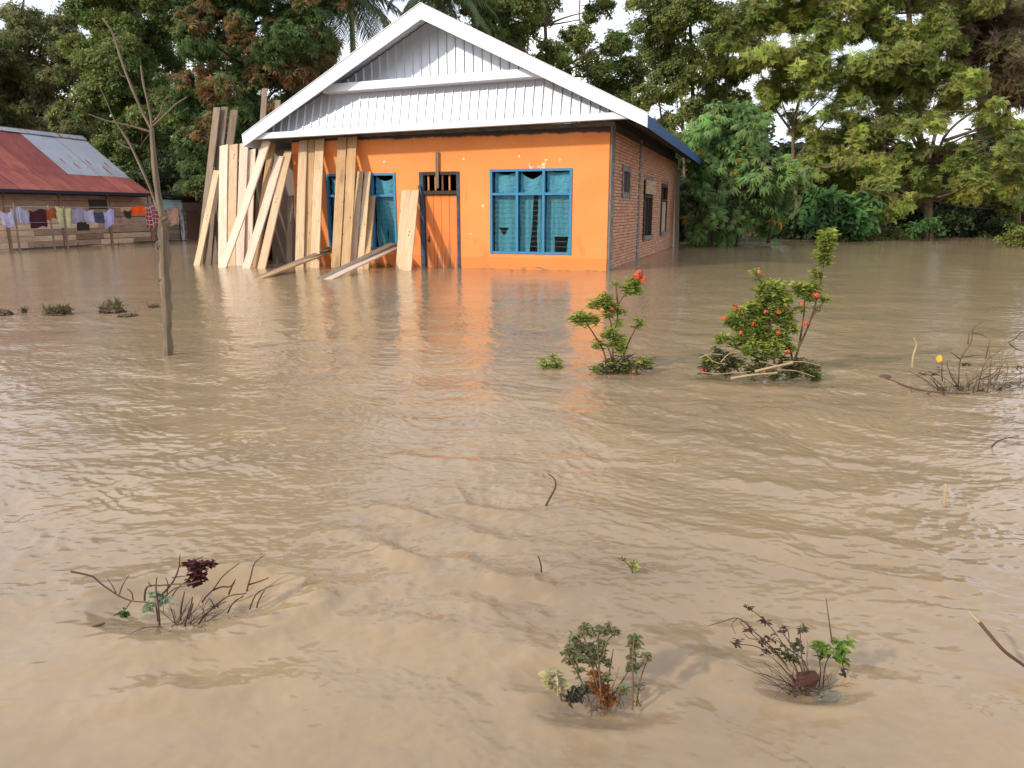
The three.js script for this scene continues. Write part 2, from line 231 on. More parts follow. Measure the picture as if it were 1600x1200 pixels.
  { const [a, b, c, d] = openings[2], f = part('window', merge([box(0.08, d - c, 0.1, SX, (c + d) / 2, -a - 0.05), box(0.08, d - c, 0.1, SX, (c + d) / 2, -b + 0.05), box(0.08, 0.1, b - a - 0.2, SX, d - 0.05, -(a + b) / 2), box(0.08, 0.06, b - a - 0.2, SX, d - 0.5, -(a + b) / 2)]), M.darkwood, house, 'rear side window with whitish shutters');
    for (const s of [0, 1]) part('shutter', box(0.03, d - c - 0.55, (b - a) / 2 - 0.13, SX - 0.01, (c + d) / 2 - 0.27, -(a + 0.1 + (b - a - 0.2) * (0.25 + 0.5 * s))), pale, f); part('sill', box(0.14, 0.09, b - a + 0.2, SX + 0.03, c - 0.05, -(a + b) / 2, 0.01), M.concrete, f); }
  // hidden walls that keep the rooms dark
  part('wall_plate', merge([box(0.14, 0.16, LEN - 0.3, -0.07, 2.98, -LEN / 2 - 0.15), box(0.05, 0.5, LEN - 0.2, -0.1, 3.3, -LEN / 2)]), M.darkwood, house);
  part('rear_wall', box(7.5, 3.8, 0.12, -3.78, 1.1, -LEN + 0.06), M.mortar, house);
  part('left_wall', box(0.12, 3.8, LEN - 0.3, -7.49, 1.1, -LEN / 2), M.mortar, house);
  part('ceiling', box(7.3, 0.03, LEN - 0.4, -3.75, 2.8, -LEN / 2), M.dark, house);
  // windows of the front
  const blue = mat({ roughness: 0.6, map: tex(256, 256, (u, v) => { const n = tileN(u, v, 8, 30, 101, 4), w = smoothstep(n, 0.1, 0.24); return mix3([0.20 + 0.1 * n, 0.50 + 0.1 * n, 0.66], [0.36, 0.30, 0.27], w * 0.8); }, true, [1, 2]) });
  const glass = new THREE.MeshPhysicalMaterial({ color: rgb(0.93, 0.97, 0.96), transmission: 1, thickness: 0, roughness: 0.05, ior: 1.5, specularIntensity: 0.12, side: THREE.DoubleSide }), rim = mat({ color: rgb(0.07, 0.10, 0.10), roughness: 0.5 });
  const clothTex = (a, b) => tex(256, 256, (u, v) => { const n = tileN(u, v, 5, 4, 111, 4), w = tileN(u, v, 120, 120, 112, 1); return mix3(a, b, clamp(0.5 + n, 0, 1)).map((k) => k * (1 + 0.1 * w)); });
  const curtainM = new THREE.MeshPhysicalMaterial({ map: clothTex([0.27, 0.57, 0.66], [0.38, 0.67, 0.74]), roughness: 0.9, transmission: 0.25, thickness: 0, side: THREE.DoubleSide });
  // cloth in u,v with waves and holes cut out: a cell is left out where hole(u, v) holds
  function curtain(x0, x1, y0, y1, z, waves, amp, seed, hole = () => false, sag = 0) {
    const NX = 44, NY = 56, pos = [], uv = [], idx = [];
    for (let j = 0; j <= NY; j++) for (let i = 0; i <= NX; i++) { const u = i / NX, v = j / NY, drape = 0.6 + 0.4 * (1 - v);
      pos.push(lerp(x0, x1, u) + 0.02 * n3(v * 3, seed, 1), lerp(y0, y1, v) - sag * Math.sin(u * 3.14) * v + 0.02 * n3(u * 4, seed, 2) * v, z + amp * drape * (Math.sin(u * waves * 6.28 + seed + 1.2 * n3(v * 2, u * 2, seed)) + 0.7 * n3(u * 9, v * 5, seed) + 0.5 * n3(u * 3, v * 14, seed + 3))); uv.push(u, v); }
    for (let j = 0; j < NY; j++) for (let i = 0; i < NX; i++) { if (hole((i + 0.5) / NX, (j + 0.5) / NY)) continue; const a = j * (NX + 1) + i, b = a + NX + 1; idx.push(a, a + 1, b, a + 1, b + 1, b); }
    const g = new THREE.BufferGeometry(); g.setAttribute('position', new THREE.Float32BufferAttribute(pos, 3)); g.setAttribute('uv', new THREE.Float32BufferAttribute(uv, 2)); g.setIndex(idx); g.computeVertexNormals(); return g;
  }
  function frontWindow([x0, x1, y0, y1], label, holes) {
    const bays = 3, t = 0.055, Y = lerp(y0, y1, 0.71), w = (x1 - x0 - t) / bays, fr = [], zc = -0.02, dp = 0.1;
    for (let i = 0; i <= bays; i++) fr.push(box(t, y1 - y0, dp, x0 + t / 2 + i * w, (y0 + y1) / 2, zc, 0.004));
    for (let i = 0; i < bays; i++) for (const y of [y0 + t / 2, Y, y1 - t / 2]) fr.push(box(w - t, t * 0.96, dp - 0.01, x0 + t + (w - t) / 2 + i * w, y, zc, 0.003));
    const f = part('window', merge(fr), blue, house, label);
    for (let i = 0; i < bays; i++) {
      const a = x0 + t + i * w, b = a + w - t, n = 11, H = Y - y0 - t * 1.5, h = H / n;
      for (let k = 0; k < n; k++) { const g = part('pane', box(b - a - 0.03, h * 1.12, 0.005, (a + b) / 2, 0, 0).rotateX(-0.16).translate(0, y0 + t + h * (k + 0.5), zc - 0.012), glass, f); part('rim', box(b - a - 0.03, 0.007, 0.008, (a + b) / 2, h * 0.56, 0).rotateX(-0.16).translate(0, y0 + t + h * (k + 0.5), zc - 0.012), rim, g); }
      const hs = holes[i];
      for (const [ca, cb, wv, hole] of hs.low) part('curtain', curtain(lerp(a, b, ca), lerp(a, b, cb), y0 + 0.02, Y + 0.02, -0.13, wv, 0.016, i * 3 + ca * 7 + x0, hole), curtainM, f);
      part('curtain', curtain(a + 0.02, b, Y + 0.03, y1 - 0.05, -0.11, 1.3, 0.02, i * 5 + x0, () => false, hs.sag), curtainM, f);
    }
  }
  const none = () => false;
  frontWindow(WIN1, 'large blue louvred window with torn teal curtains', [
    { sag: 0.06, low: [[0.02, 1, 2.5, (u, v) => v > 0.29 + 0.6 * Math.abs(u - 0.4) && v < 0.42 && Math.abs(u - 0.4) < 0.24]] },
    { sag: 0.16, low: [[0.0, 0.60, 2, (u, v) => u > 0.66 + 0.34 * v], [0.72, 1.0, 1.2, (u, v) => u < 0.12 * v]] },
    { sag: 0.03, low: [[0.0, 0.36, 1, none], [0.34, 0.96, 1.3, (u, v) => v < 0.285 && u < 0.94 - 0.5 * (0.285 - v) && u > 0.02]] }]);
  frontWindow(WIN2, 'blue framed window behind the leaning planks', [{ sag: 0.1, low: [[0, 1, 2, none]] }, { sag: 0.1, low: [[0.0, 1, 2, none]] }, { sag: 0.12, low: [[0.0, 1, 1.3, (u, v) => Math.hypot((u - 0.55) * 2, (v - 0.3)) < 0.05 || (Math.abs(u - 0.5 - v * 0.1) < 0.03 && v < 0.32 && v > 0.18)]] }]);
  // door with slatted transom
  { const [x0, x1, y0, y1] = DOOR, yl = 1.66, doorM = mat({ map: tex(512, 512, (u, v) => { const n = tileN(u, v, 3, 9, 120, 4), g = tileN(u, v, 40, 4, 121, 3), st = smoothstep(tileN(u, v, 16, 2.2, 122, 4) + 0.9 * (0.62 - v), 0.1, 0.45); return mix3([0.90 + 0.06 * n, 0.52 + 0.06 * n, 0.25 + 0.06 * n], [0.56 + 0.2 * g, 0.42 + 0.14 * g, 0.34 + 0.1 * g], st * 0.85); }, true, [1, 1 / 2.4]), roughness: 0.8 });
    const dirtyblue = mat({ map: tex(256, 256, (u, v) => { const n = tileN(u, v, 8, 8, 131, 4); return mix3([0.16, 0.22, 0.30], [0.33, 0.36, 0.40], clamp(0.5 + n * 1.6, 0, 1)); }, true, [2, 2]), roughness: 0.85 });
    const fr = part('door_frame', merge([box(0.1, y1 - y0, 0.13, x0 + 0.05, (y0 + y1) / 2, -0.035, 0.006), box(0.07, y1 - y0, 0.13, x1 - 0.035, (y0 + y1) / 2, -0.035, 0.006)]), dirtyblue, house);
    part('transom', merge([box(x1 - x0 - 0.17, 0.07, 0.12, (x0 + x1) / 2 + 0.015, y1 - 0.035, -0.035), box(x1 - x0 - 0.17, 0.08, 0.12, (x0 + x1) / 2 + 0.015, yl - 0.01, -0.035)]), M.darkwood, fr);
    for (let i = 0; i < 4; i++) part('slat', box(0.04, y1 - yl - 0.12, 0.02, x0 + 0.2 + i * 0.17, (y1 + yl) / 2 - 0.02, -0.05).rotateZ(0), mat({ color: rgb(0.5, 0.19, 0.06) }), fr);
    for (let i = 0; i < 4; i++) { const w = (x1 - x0 - 0.19) / 4; part('door_board', planar(box(w - 0.006, yl - y0 - 0.07, 0.035, x0 + 0.11 + w * (i + 0.5), (y0 + yl) / 2 - 0.03, -0.06 - 0.002 * (i % 2), 0.006)), doorM, fr); }
    part('handle', merge([box(0.025, 0.13, 0.012, x0 + 0.19, 0.62, -0.035, 0.004), new THREE.TorusGeometry(0.025, 0.005, 6, 12).translate(x0 + 0.19, 0.6, -0.02)]), M.dark, fr);
    part('prop', box(0.075, 0.78, 0.03, 0, 0, 0, 0.004).rotateZ(-0.02).translate(-3.83, 2.13, 0.05), M.old[0], fr, 'grey batten nailed over the transom');
    part('prop', box(0.07, 0.62, 0.03, 0, 0, 0, 0.004).rotateZ(0.12).translate(x0 + 0.06, 1.5, 0.06), dirtyblue, fr); }
  // roof, tilted a degree as in the photograph
  const zinc = mat({ color: rgb(0.57, 0.59, 0.625), metalness: 0.5, roughness: 0.42, bumpMap: tex(256, 256, (u, v) => 0.5 + 0.5 * tileN(u, v, 5, 5, 141, 3), false, [0.7, 0.7]), bumpScale: 0.004 });
  const white = mat({ map: tex(256, 256, (u, v) => { const n = tileN(u, v, 5, 5, 143, 4); return [0.87 + 0.05 * n, 0.88 + 0.05 * n, 0.90 + 0.05 * n]; }), metalness: 0.1, roughness: 0.4 });
  const APX = -3.78, APY = 5.33, SL = 0.512, EL = -8.36, ER = 0.86, ZF = 0.70, ZB = -13.3, rake = (x) => APY - SL * Math.abs(x - APX);
  const slope = (s) => { // ribbed sheets from ridge to eave
    const E = s < 0 ? EL : ER, N = 140, pos = [], idx = [];
    for (let i = 0; i <= N * 4; i++) { const z = lerp(ZF, ZB, i / (N * 4)), rib = [0, 0, 0.02, 0.02][i % 4]; for (const x of [APX, E]) for (const d of [0, -0.03]) pos.push(x, rake(x) + rib + d, z); }
    for (let i = 0; i < N * 4; i++) { const a = i * 4, b = a + 4; idx.push(a, b, a + 2, b, b + 2, a + 2, a + 1, a + 3, b + 1, b + 1, a + 3, b + 3, a + 2, b + 2, a + 3, b + 2, b + 3, a + 3); }
    const g = new THREE.BufferGeometry(); g.setAttribute('position', new THREE.Float32BufferAttribute(pos, 3)); g.setIndex(idx); const q = g.toNonIndexed(); q.computeVertexNormals(); return q;
  };
  const roof = part('roof', merge([slope(-1), slope(1)].map((g) => g.translate(-APX, -3, 0))), zinc, house, 'ribbed white zinc roof');
  roof.position.set(APX, 3, 0); roof.rotation.z = R(1.0);
  const rp = (name, geo, m, label) => part(name, geo.translate(-APX, -3, 0), m, roof, label);
  rp('ridge_cap', merge([box(0.3, 0.012, ZF - ZB, 0, 0, 0).rotateZ(Math.atan(SL)).translate(APX - 0.13, APY - 0.03, (ZF + ZB) / 2), box(0.3, 0.012, ZF - ZB, 0, 0, 0).rotateZ(-Math.atan(SL)).translate(APX + 0.13, APY - 0.03, (ZF + ZB) / 2)]), white);
  const bargeBoard = (E, s) => { const h = 0.29, t = [[APX, APY + 0.03], [E - s * 0.0, rake(E) + 0.03], [E - s * 0.0, rake(E) + 0.03 - h * 0.86], [APX, APY + 0.03 - h]].map((p) => new THREE.Vector2(...p)); return merge([new THREE.ExtrudeGeometry(new THREE.Shape(t), { depth: 0.03, bevelEnabled: true, bevelSize: 0.006, bevelThickness: 0.006, bevelSegments: 1 }).translate(0, 0, ZF), box(Math.hypot(E - APX, SL * (E - APX)), 0.012, 0.22, 0, 0, 0).rotateZ(s < 0 ? Math.atan(SL) : -Math.atan(SL)).translate((APX + E) / 2, (APY + rake(E)) / 2 + 0.045, ZF - 0.06)]); };
  rp('bargeboard', bargeBoard(EL, -1), white); rp('bargeboard', bargeBoard(ER, 1), white);
  // gable cladding: two tiers of ribbed sheets, each sheet four ribs wide
  const PITCHX = 0.2, profile = []; for (let x = EL + 0.25; x < ER - 0.2; x += PITCHX) { profile.push([x, 0], [x + 0.13, 0], [x + 0.15, 0.026], [x + 0.175, 0.026], [x + 0.195, 0]); }
  function tier(yb, yt, zb, zt) { // from (yb, zb) up to (yt, zt), cut off under the rakes
    const per = 20; for (let k = 0; k < profile.length - 1; k += per) {
      const pos = [], idx = [], sl = profile.slice(k, k + per + 1); let n = 0;
      for (const [x, d] of sl) { const t = Math.min(yt, rake(x) - 0.06); if (t < yb + 0.02) { pos.push(x, yb, zb + d, x, yb + 0.005, zb + d); } else { const q = (t - yb) / (yt - yb); pos.push(x, yb, zb + d, x, t, lerp(zb, zt, q) + d); n++; } }
      if (!n) continue; for (let i = 0; i < sl.length - 1; i++) { const a = i * 2; idx.push(a, a + 2, a + 1, a + 2, a + 3, a + 1); }
      const g = new THREE.BufferGeometry(); g.setAttribute('position', new THREE.Float32BufferAttribute(pos, 3)); g.setAttribute('uv', new THREE.Float32BufferAttribute(pos.filter((_, i) => i % 3 < 2), 2)); g.setIndex(idx); const q = g.toNonIndexed(); q.computeVertexNormals(); rp('gable_sheet', q, zinc);
    }
  }
  tier(2.98, 3.98, 0.46, 0.14); tier(3.94, APY, 0.05, 0.0);
  const halfW = (y) => (APY - 0.1 - y) / SL;
  rp('flashing', merge([box(halfW(3.92) * 2, 0.17, 0.02, APX, 3.93, 0.47, 0.006), box(halfW(3.92) * 2, 0.016, 0.36, APX, 3.845, 0.28), box(halfW(4.0) * 2, 0.016, 0.42, APX, 4.0, 0.25)]), white);
  rp('gutter', merge([box(9.12, 0.13, 0.03, APX, 2.99, 0.645, 0.008), box(9.1, 0.02, 0.1, APX, 2.935, 0.59)]), white);
  rp('soffit', box(9.1, 0.02, 0.62, APX, 2.99, 0.25), M.darkwood);
  { const q = (E, s) => box(0.03, 0.24, ZF - ZB - 0.02, E - s * 0.012, rake(E) - 0.1, (ZF + ZB) / 2 - 0.01, 0.004);
    rp('fascia', q(ER, 1), mat({ color: rgb(0.016, 0.07, 0.19), roughness: 0.45 }), 'dark blue eave board'); rp('fascia', q(EL, -1), white); }
  for (let i = 0; i < 9; i++) { const z = 0.3 - i * 1.55; rp('rafter', box(2.1, 0.11, 0.07, 0, 0, 0).rotateZ(-Math.atan(SL)).translate(ER - 0.97, rake(ER - 0.97) - 0.115, z), M.darkwood); }
  rp('soffit_board', box(0.98, 0.02, ZF - ZB - 0.3, 0, 0, 0).rotateZ(-Math.atan(SL)).translate(0.40, rake(0.40) - 0.05, (ZF + ZB) / 2), M.darkwood);
  for (const x of [0.28, 0.62]) rp('purlin', box(0.05, 0.09, ZF - ZB - 0.4, x, rake(x) - 0.2, (ZF + ZB) / 2), M.darkwood);
}
// the old brick annex behind the planks, left of the house
{
  const p = hw(-8.75, 0, -0.35), an = thing('annex', 'low brick annex with a teal window behind the stacked planks', 'annex', [p.x, 0, p.z], -HOUSE_A);
  const rnd = rngOf(5), bricks = [], one = box(0.205, 0.058, 0.018, 0, 0, 0, 0.005);
  part('wall', merge([box(0.7, 3.0, 0.12, -0.75, 0.7, -0.07), box(0.9, 3.5, 0.12, 0.65, 0.95, -0.07)]), M.mortar, an);
  for (let r = 0; r < 38; r++) for (let k = 0; k < 4; k++) { const x = -1.0 + k * 0.22 + (r % 2) * 0.1; if (x > -0.5) continue; bricks.push(paint(one.clone().translate(x, -0.4 + r * 0.07, rnd() * 0.006), [0.5, 0.2, 0.09].map((q) => q * (0.7 + 0.5 * rnd())))); }
  part('brickwork', merge(bricks), mat({ vertexColors: true, roughness: 0.92 }), an).userData.kind = 'stuff';
  part('lintel', box(1.1, 0.12, 0.2, -0.75, 2.26, 0, 0.01), M.concrete, an);
  part('window', merge([box(0.06, 1.5, 0.1, -0.35, 1.4, -0.02), box(0.06, 1.5, 0.1, 0.15, 1.4, -0.02), box(0.44, 0.06, 0.1, -0.1, 2.12, -0.02)]), mat({ color: rgb(0.08, 0.22, 0.20) }), an);
  part('side_wall', box(0.12, 3.0, 6, -1.1, 0.7, -3.1), M.mortar, an); part('roof', box(2.3, 0.05, 6.4, 0.1, 2.46, -3.1), M.old[0], an);
}

// ---------------------------------------------------------------- planks leaning on the house: [top x, top y, top z, foot x, foot z, width, material, label] in house axes
{
  const F = M.fresh, O = M.old, G = 'planks leaning against the house';
  const list = [
    [-9.37, 2.79, 0.10, -8.97, 1, 0.245, F[1], 'pale plank, leftmost of the upright fresh ones by the annex'],
    [-9.09, 2.80, 0.10, -8.71, 1, 0.235, F[0], 'second pale upright plank from the left by the annex'],
    [-8.78, 2.82, 0.12, -8.50, 1, 0.235, F[1], 'third pale upright plank from the left by the annex'],
    [-8.60, 2.68, 0.08, -8.34, 0.9, 0.22, F[1], 'pale plank behind the crossing diagonal one'],
    [-7.93, 2.82, 0.42, -8.48, 1.65, 0.22, F[1], 'long whitish plank crossing the others diagonally'],
    [-9.52, 2.20, 0.25, -9.55, 1.2, 0.18, F[0], 'short tan plank at far left, before the tall weathered ones'],
    [-9.80, 3.72, -0.30, -9.98, 0.6, 0.20, O[1], 'tall grey brown weathered plank, outermost at the left'],
    [-9.67, 3.74, -0.42, -9.79, 0.55, 0.20, O[0], 'tall dark weathered plank, second of the old ones'],
    [-9.42, 3.66, -0.45, -9.62, 0.5, 0.22, O[0], 'tall dark weathered plank with a slanted top, third of the old ones'],
    [-9.80, 1.6, 0.05, -9.51, 0.8, 0.12, O[0], 'narrow dark batten between the far left planks'],
    [-7.70, 2.49, 0.28, -7.87, 1.6, 0.225, F[1], 'bright plank leaning right, left of the dark recess'],
    [-7.53, 2.60, 0.18, -7.49, 1.55, 0.215, F[0], 'tan plank leaning right, beside the dark recess'],
    [-8.01, 2.80, 0.10, -7.85, 1.3, 0.19, F[2], 'shaded tan plank behind the two leaning right'],
    [-7.63, 1.60, 0.05, -7.34, 0.7, 0.17, O[1], 'short weathered grey plank at the orange wall corner'],
    [-7.16, 2.84, 0.10, -6.90, 0.95, 0.23, F[0], 'tall tan plank, first on the orange wall'],
    [-6.98, 2.86, 0.06, -6.74, 0.9, 0.21, F[2], 'tall plank set back, second on the orange wall'],
    [-6.72, 2.86, 0.10, -6.46, 1, 0.235, F[0], 'tall tan plank, third on the orange wall'],
    [-6.13, 2.88, 0.10, -5.91, 1.05, 0.235, F[2], 'tall knotty plank, left one over the blue window'],
    [-5.85, 2.88, 0.14, -5.63, 1.1, 0.235, F[2], 'tall knotty plank, right one over the blue window'],
    [-5.73, 2.13, 0.06, -5.53, 0.9, 0.16, F[0], 'narrow shorter plank right of the knotty pair'],
    [-5.54, 2.12, 0.06, -5.34, 0.95, 0.165, F[0], 'narrow shorter plank nearer the window opening'],
    [-5.45, 1.58, 0.06, -5.18, 1, 0.165, F[2], 'shortest mottled plank under the blue window'],
    [-4.60, 1.70, 0.05, -4.38, 0.9, 0.225, F[0], 'short clean plank left of the orange door, the left of two'],
    [-4.37, 1.70, 0.08, -4.12, 1.1, 0.205, F[0], 'short mud-spotted plank left of the orange door, the right of two'],
    [-6.54, 0.40, 0.16, -6.13, 3.5, 0.15, O[1], 'low plank slanting into the water, upper of the left pair'],
    [-6.51, 0.33, 0.18, -5.97, 3.6, 0.14, F[2], 'low plank slanting into the water, lower of the left pair'],
    [-4.93, 0.52, 0.14, -4.80, 3.3, 0.16, O[1], 'low plank slanting into the water, upper of the right pair'],
    [-4.84, 0.44, 0.18, -4.60, 3.4, 0.15, F[1], 'low plank slanting into the water, lower of the right pair'],
    [-8.62, 4.15, -0.62, -8.77, 0, 0.16, O[1], 'grey plank end sticking up behind the left roof edge'],
    [-8.53, 3.92, -1.0, -8.69, -0.1, 0.14, O[1], 'tilted grey plank end, right of the other behind the roof edge'],
  ];
  const rnd = rngOf(77), variants = {};
  const board = (w, len, th, rnd) => { // sawn board, a little bowed, cupped and twisted
    const g = new THREE.BoxGeometry(w, len, th, 2, 14, 1), p = g.attributes.position, n = g.attributes.normal, uv = g.attributes.uv, u0 = rnd() * 9, v0 = rnd() * 9, bow = (rnd() - 0.5) * 0.05, side = (rnd() - 0.5) * 0.035, tw = (rnd() - 0.5) * 0.12, s = rnd() * 50;
    for (let i = 0; i < p.count; i++) { const t = p.getY(i) / len + 0.5, x = p.getX(i), z = p.getZ(i), a = tw * (t - 0.5), wane = 1 + 0.03 * n3(t * 5, s, x > 0 ? 1 : 7), k = Math.sin(t * 3.14);
      uv.setXY(i, p.getY(i) + u0, (Math.abs(n.getX(i)) > 0.5 ? z + 0.3 : x) + v0); p.setXYZ(i, x * wane * Math.cos(a) - z * Math.sin(a) + side * k, p.getY(i) + len / 2, z * Math.cos(a) + x * Math.sin(a) + bow * k); }
    g.computeVertexNormals(); return g; };
  for (const [tx, ty, tz, fx, fz, w0, m, label] of list) {
    const w = w0 - 0.012, top = V3(tx, ty, tz), foot = V3(fx, 0, fz), ax = top.clone().sub(foot).normalize(), base = foot.clone().addScaledVector(ax, -0.5 / Math.max(0.3, ax.y)), len = top.distanceTo(base);
    const X = V3(1, 0, 0); X.addScaledVector(ax, -X.dot(ax)).normalize(); if (Math.abs(ax.y) < 0.5) { X.applyAxisAngle(ax, 0.12); }
    const q = new THREE.Quaternion().setFromRotationMatrix(new THREE.Matrix4().makeBasis(X, ax, X.clone().cross(ax)));
    const th = 0.03 + rnd() * 0.008, g = board(w, len, th, rnd);
    { const p = g.attributes.position, b = (rnd() - 0.5) * 0.05, c = (rnd() - 0.5) * 0.02; for (let i = 0; i < p.count; i++) { const t = p.getY(i) / len; p.setX(i, p.getX(i) * (1 + c * (t - 0.5))); if (t > 0.9) p.setY(i, p.getY(i) + p.getX(i) * b * 2); } }
    const key = m.uuid + Math.floor(rnd() * 3), mm = (variants[key] ??= Object.assign(m.clone(), { color: rgb(...(m.color.clone().multiplyScalar(0.84 + 0.2 * rnd()).toArray())) }));
    const o = solo('plank', g, mm, label, 'plank', null), h = hw(base.x, base.y, base.z);
    o.position.copy(h); o.quaternion.setFromAxisAngle(V3(0, 1, 0), -HOUSE_A).multiply(q);
  }
}
{ // pale planks at the back corner of the side wall
  for (const [px, off, m, label] of [[1050, 0.35, M.fresh[1], 'pale plank standing at the rear corner of the brick side wall'], [1057, 0.45, M.old[1], 'greyish plank behind the pale one at the rear corner of the brick wall']]) {
    const d = ray(px, 384), p = d.multiplyScalar(27.6 / -d.z), o = solo('plank', box(0.17, 3.2, 0.035, 0, 1.0, 0, 0.004), m, label, 'plank'); o.position.set(p.x, 0, p.z); o.rotation.set(-0.03, -0.25, 0.015 + off * 0.03);
  }
}

// ---------------------------------------------------------------- the rusty-roofed house at the left
const lhAt = (x, y, z) => { const c = Math.cos(LHA), s = Math.sin(LHA); return V3(LH.x + x * c + z * s, y, LH.z - x * s + z * c); };
{
  const h = thing('shack', 'old timber house with a rusty red corrugated roof at the left bank', 'house', [LH.x, 0, LH.z], LHA);
  const rnd = rngOf(21);
  const rustTex = tex(512, 512, (u, v) => { const n = tileN(u, v, 5, 4, 201, 5), f = tileN(u, v, 40, 30, 202, 3), s = tileN(u, v, 26, 2, 203, 2); return mix3([0.56, 0.26, 0.23], [0.74, 0.43, 0.32], clamp(0.4 + 1.3 * n + 0.4 * s, 0, 1)).map((k) => k * (1 + 0.25 * f)); }, true, [0.35, 0.35]);
  const zincTex = tex(512, 512, (u, v) => { const n = tileN(u, v, 5, 5, 211, 4), s = tileN(u, v, 12, 2.5, 212, 3), f = tileN(u, v, 40, 40, 213, 2), k = 0.66 + 0.1 * n; return mix3([k * 1.02, k * 1.02, k * 1.03], [0.66, 0.40, 0.30], smoothstep(s + 0.25 * n + 0.1 * f, 0.13, 0.22)); }, true, [0.3, 0.3]);
  const rust = [0, 1, 2].map((i) => mat({ map: rustTex, color: rgb(1 - 0.1 * i, 1 - 0.12 * i, 1 - 0.1 * i), roughness: 0.7, metalness: 0.1 })), zinc = mat({ map: zincTex, roughness: 0.45, metalness: 0.3 });
  // corrugated sheet from (y0, z0) at the eave to (y1, z1), uv in metres
  const sheet = (x0, x1, y0, z0, y1, z1, dy = 0, skew = 0) => { const N = Math.round((x1 - x0) / 0.019), pos = [], uv = [], idx = []; const u0 = rnd() * 5;
    for (let i = 0; i <= N; i++) { const x = lerp(x0, x1, i / N), w = 0.011 * Math.cos(x / 0.076 * 6.283) + dy; pos.push(x, y0 + w, z0, x + skew * 0, y1 + w, z1); uv.push(x + u0, 0, x + u0, Math.hypot(y1 - y0, z1 - z0)); }
    for (let i = 0; i < N; i++) { const a = i * 2; idx.push(a, a + 2, a + 1, a + 2, a + 3, a + 1); }
    const g = new THREE.BufferGeometry(); g.setAttribute('position', new THREE.Float32BufferAttribute(pos, 3)); g.setAttribute('uv', new THREE.Float32BufferAttribute(uv, 2)); g.setIndex(idx); g.computeVertexNormals(); return g; };
  const roof = part('roof', merge([box(11.4, 0.03, 2.9, 0, 0, 0).rotateX(-0.66).translate(0.65, 3.3, -3.64), box(11, 0.06, 0.12, 0.8, 1.86, 0.4)]), M.darkwood, h);
  for (let i = 0; i < 15; i++) { const x0 = -4.6 + i * 0.745, z = i >= 11; part('roof_sheet', sheet(x0, x0 + 0.80, 2.54, -0.45, 4.12, -2.5, 0.012 * (i % 2), 0), z ? zinc : rust[Math.floor(rnd() * 3)], roof, z ? 'bare zinc roof sheet with rust patches' : null); part('roof_sheet', sheet(x0, x0 + 0.80, 1.92, 0.52, 2.57, -0.5, 0.012 * (i % 2)), rust[Math.floor(rnd() * 3)], roof); }
  part('ridge_cap', merge([box(11.4, 0.012, 0.26, 0, 0, 0).rotateX(0.66).translate(0.95, 4.1, -2.4), box(11.4, 0.012, 0.26, 0, 0, 0).rotateX(-0.66).translate(0.95, 4.1, -2.6)]), zinc, roof);
  part('eave_board', box(11.2, 0.11, 0.03, 0.95, 1.88, 0.5), mat({ color: rgb(0.012, 0.014, 0.035), roughness: 0.7 }), h);
  // boarded wall, board by board; two openings
  const open = [[3.9, 4.9, 1.35, 1.62], [3.2, 3.8, 0.55, 0.85]];
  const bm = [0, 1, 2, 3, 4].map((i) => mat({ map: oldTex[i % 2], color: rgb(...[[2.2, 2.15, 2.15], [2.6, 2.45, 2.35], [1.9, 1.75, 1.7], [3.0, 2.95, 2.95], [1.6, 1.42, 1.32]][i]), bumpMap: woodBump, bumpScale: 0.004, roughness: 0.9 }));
  const wall = part('wall', merge([box(11.8, 2.3, 0.04, 1.3, 0.8, -0.06), box(0.04, 2.6, 5, 7.18, 0.8, -2.6), box(0.04, 2.6, 5, -4.5, 0.8, -2.6), box(11.8, 2.6, 0.04, 1.3, 0.8, -5.1)]), M.dark, h);
  part('gable_wall', new THREE.ExtrudeGeometry(new THREE.Shape([[-0.1, 1.9], [-2.5, 4.05], [-5.1, 1.9]].map((p) => new THREE.Vector2(...p))), { depth: 0.04, bevelEnabled: false }).rotateY(-Math.PI / 2).translate(6.4, 0, 0), M.old[0], h);
  for (let r = 0; r < 11; r++) { let x = -4.6; while (x < 7.15) { const len = Math.min(1.2 + rnd() * 2.4, 7.2 - x), y = -0.25 + r * 0.196, mid = x + len / 2;
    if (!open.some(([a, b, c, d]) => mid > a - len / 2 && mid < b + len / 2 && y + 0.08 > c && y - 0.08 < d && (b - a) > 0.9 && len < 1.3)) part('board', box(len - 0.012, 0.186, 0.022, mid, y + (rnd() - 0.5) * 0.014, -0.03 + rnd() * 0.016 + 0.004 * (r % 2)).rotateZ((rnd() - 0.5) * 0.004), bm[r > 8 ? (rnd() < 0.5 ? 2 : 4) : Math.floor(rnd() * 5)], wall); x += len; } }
  part('window', merge([box(1.0, 0.34, 0.03, 4.4, 1.5, 0.006), box(0.5, 0.02, 0.05, 4.2, 1.5, 0.01)]), M.darkwood, h); part('patch_board', box(0.55, 0.3, 0.02, 3.5, 0.72, 0.012), M.darkwood, h); part('patch_board', box(0.5, 0.34, 0.02, -0.2, 0.42, 0.012), bm[3], h);
  for (let i = 0; i < 6; i++) part('wall_post', box(0.09, 2.4, 0.06, -4 + i * 2.2, 0.7, 0.015), bm[4], h);
}
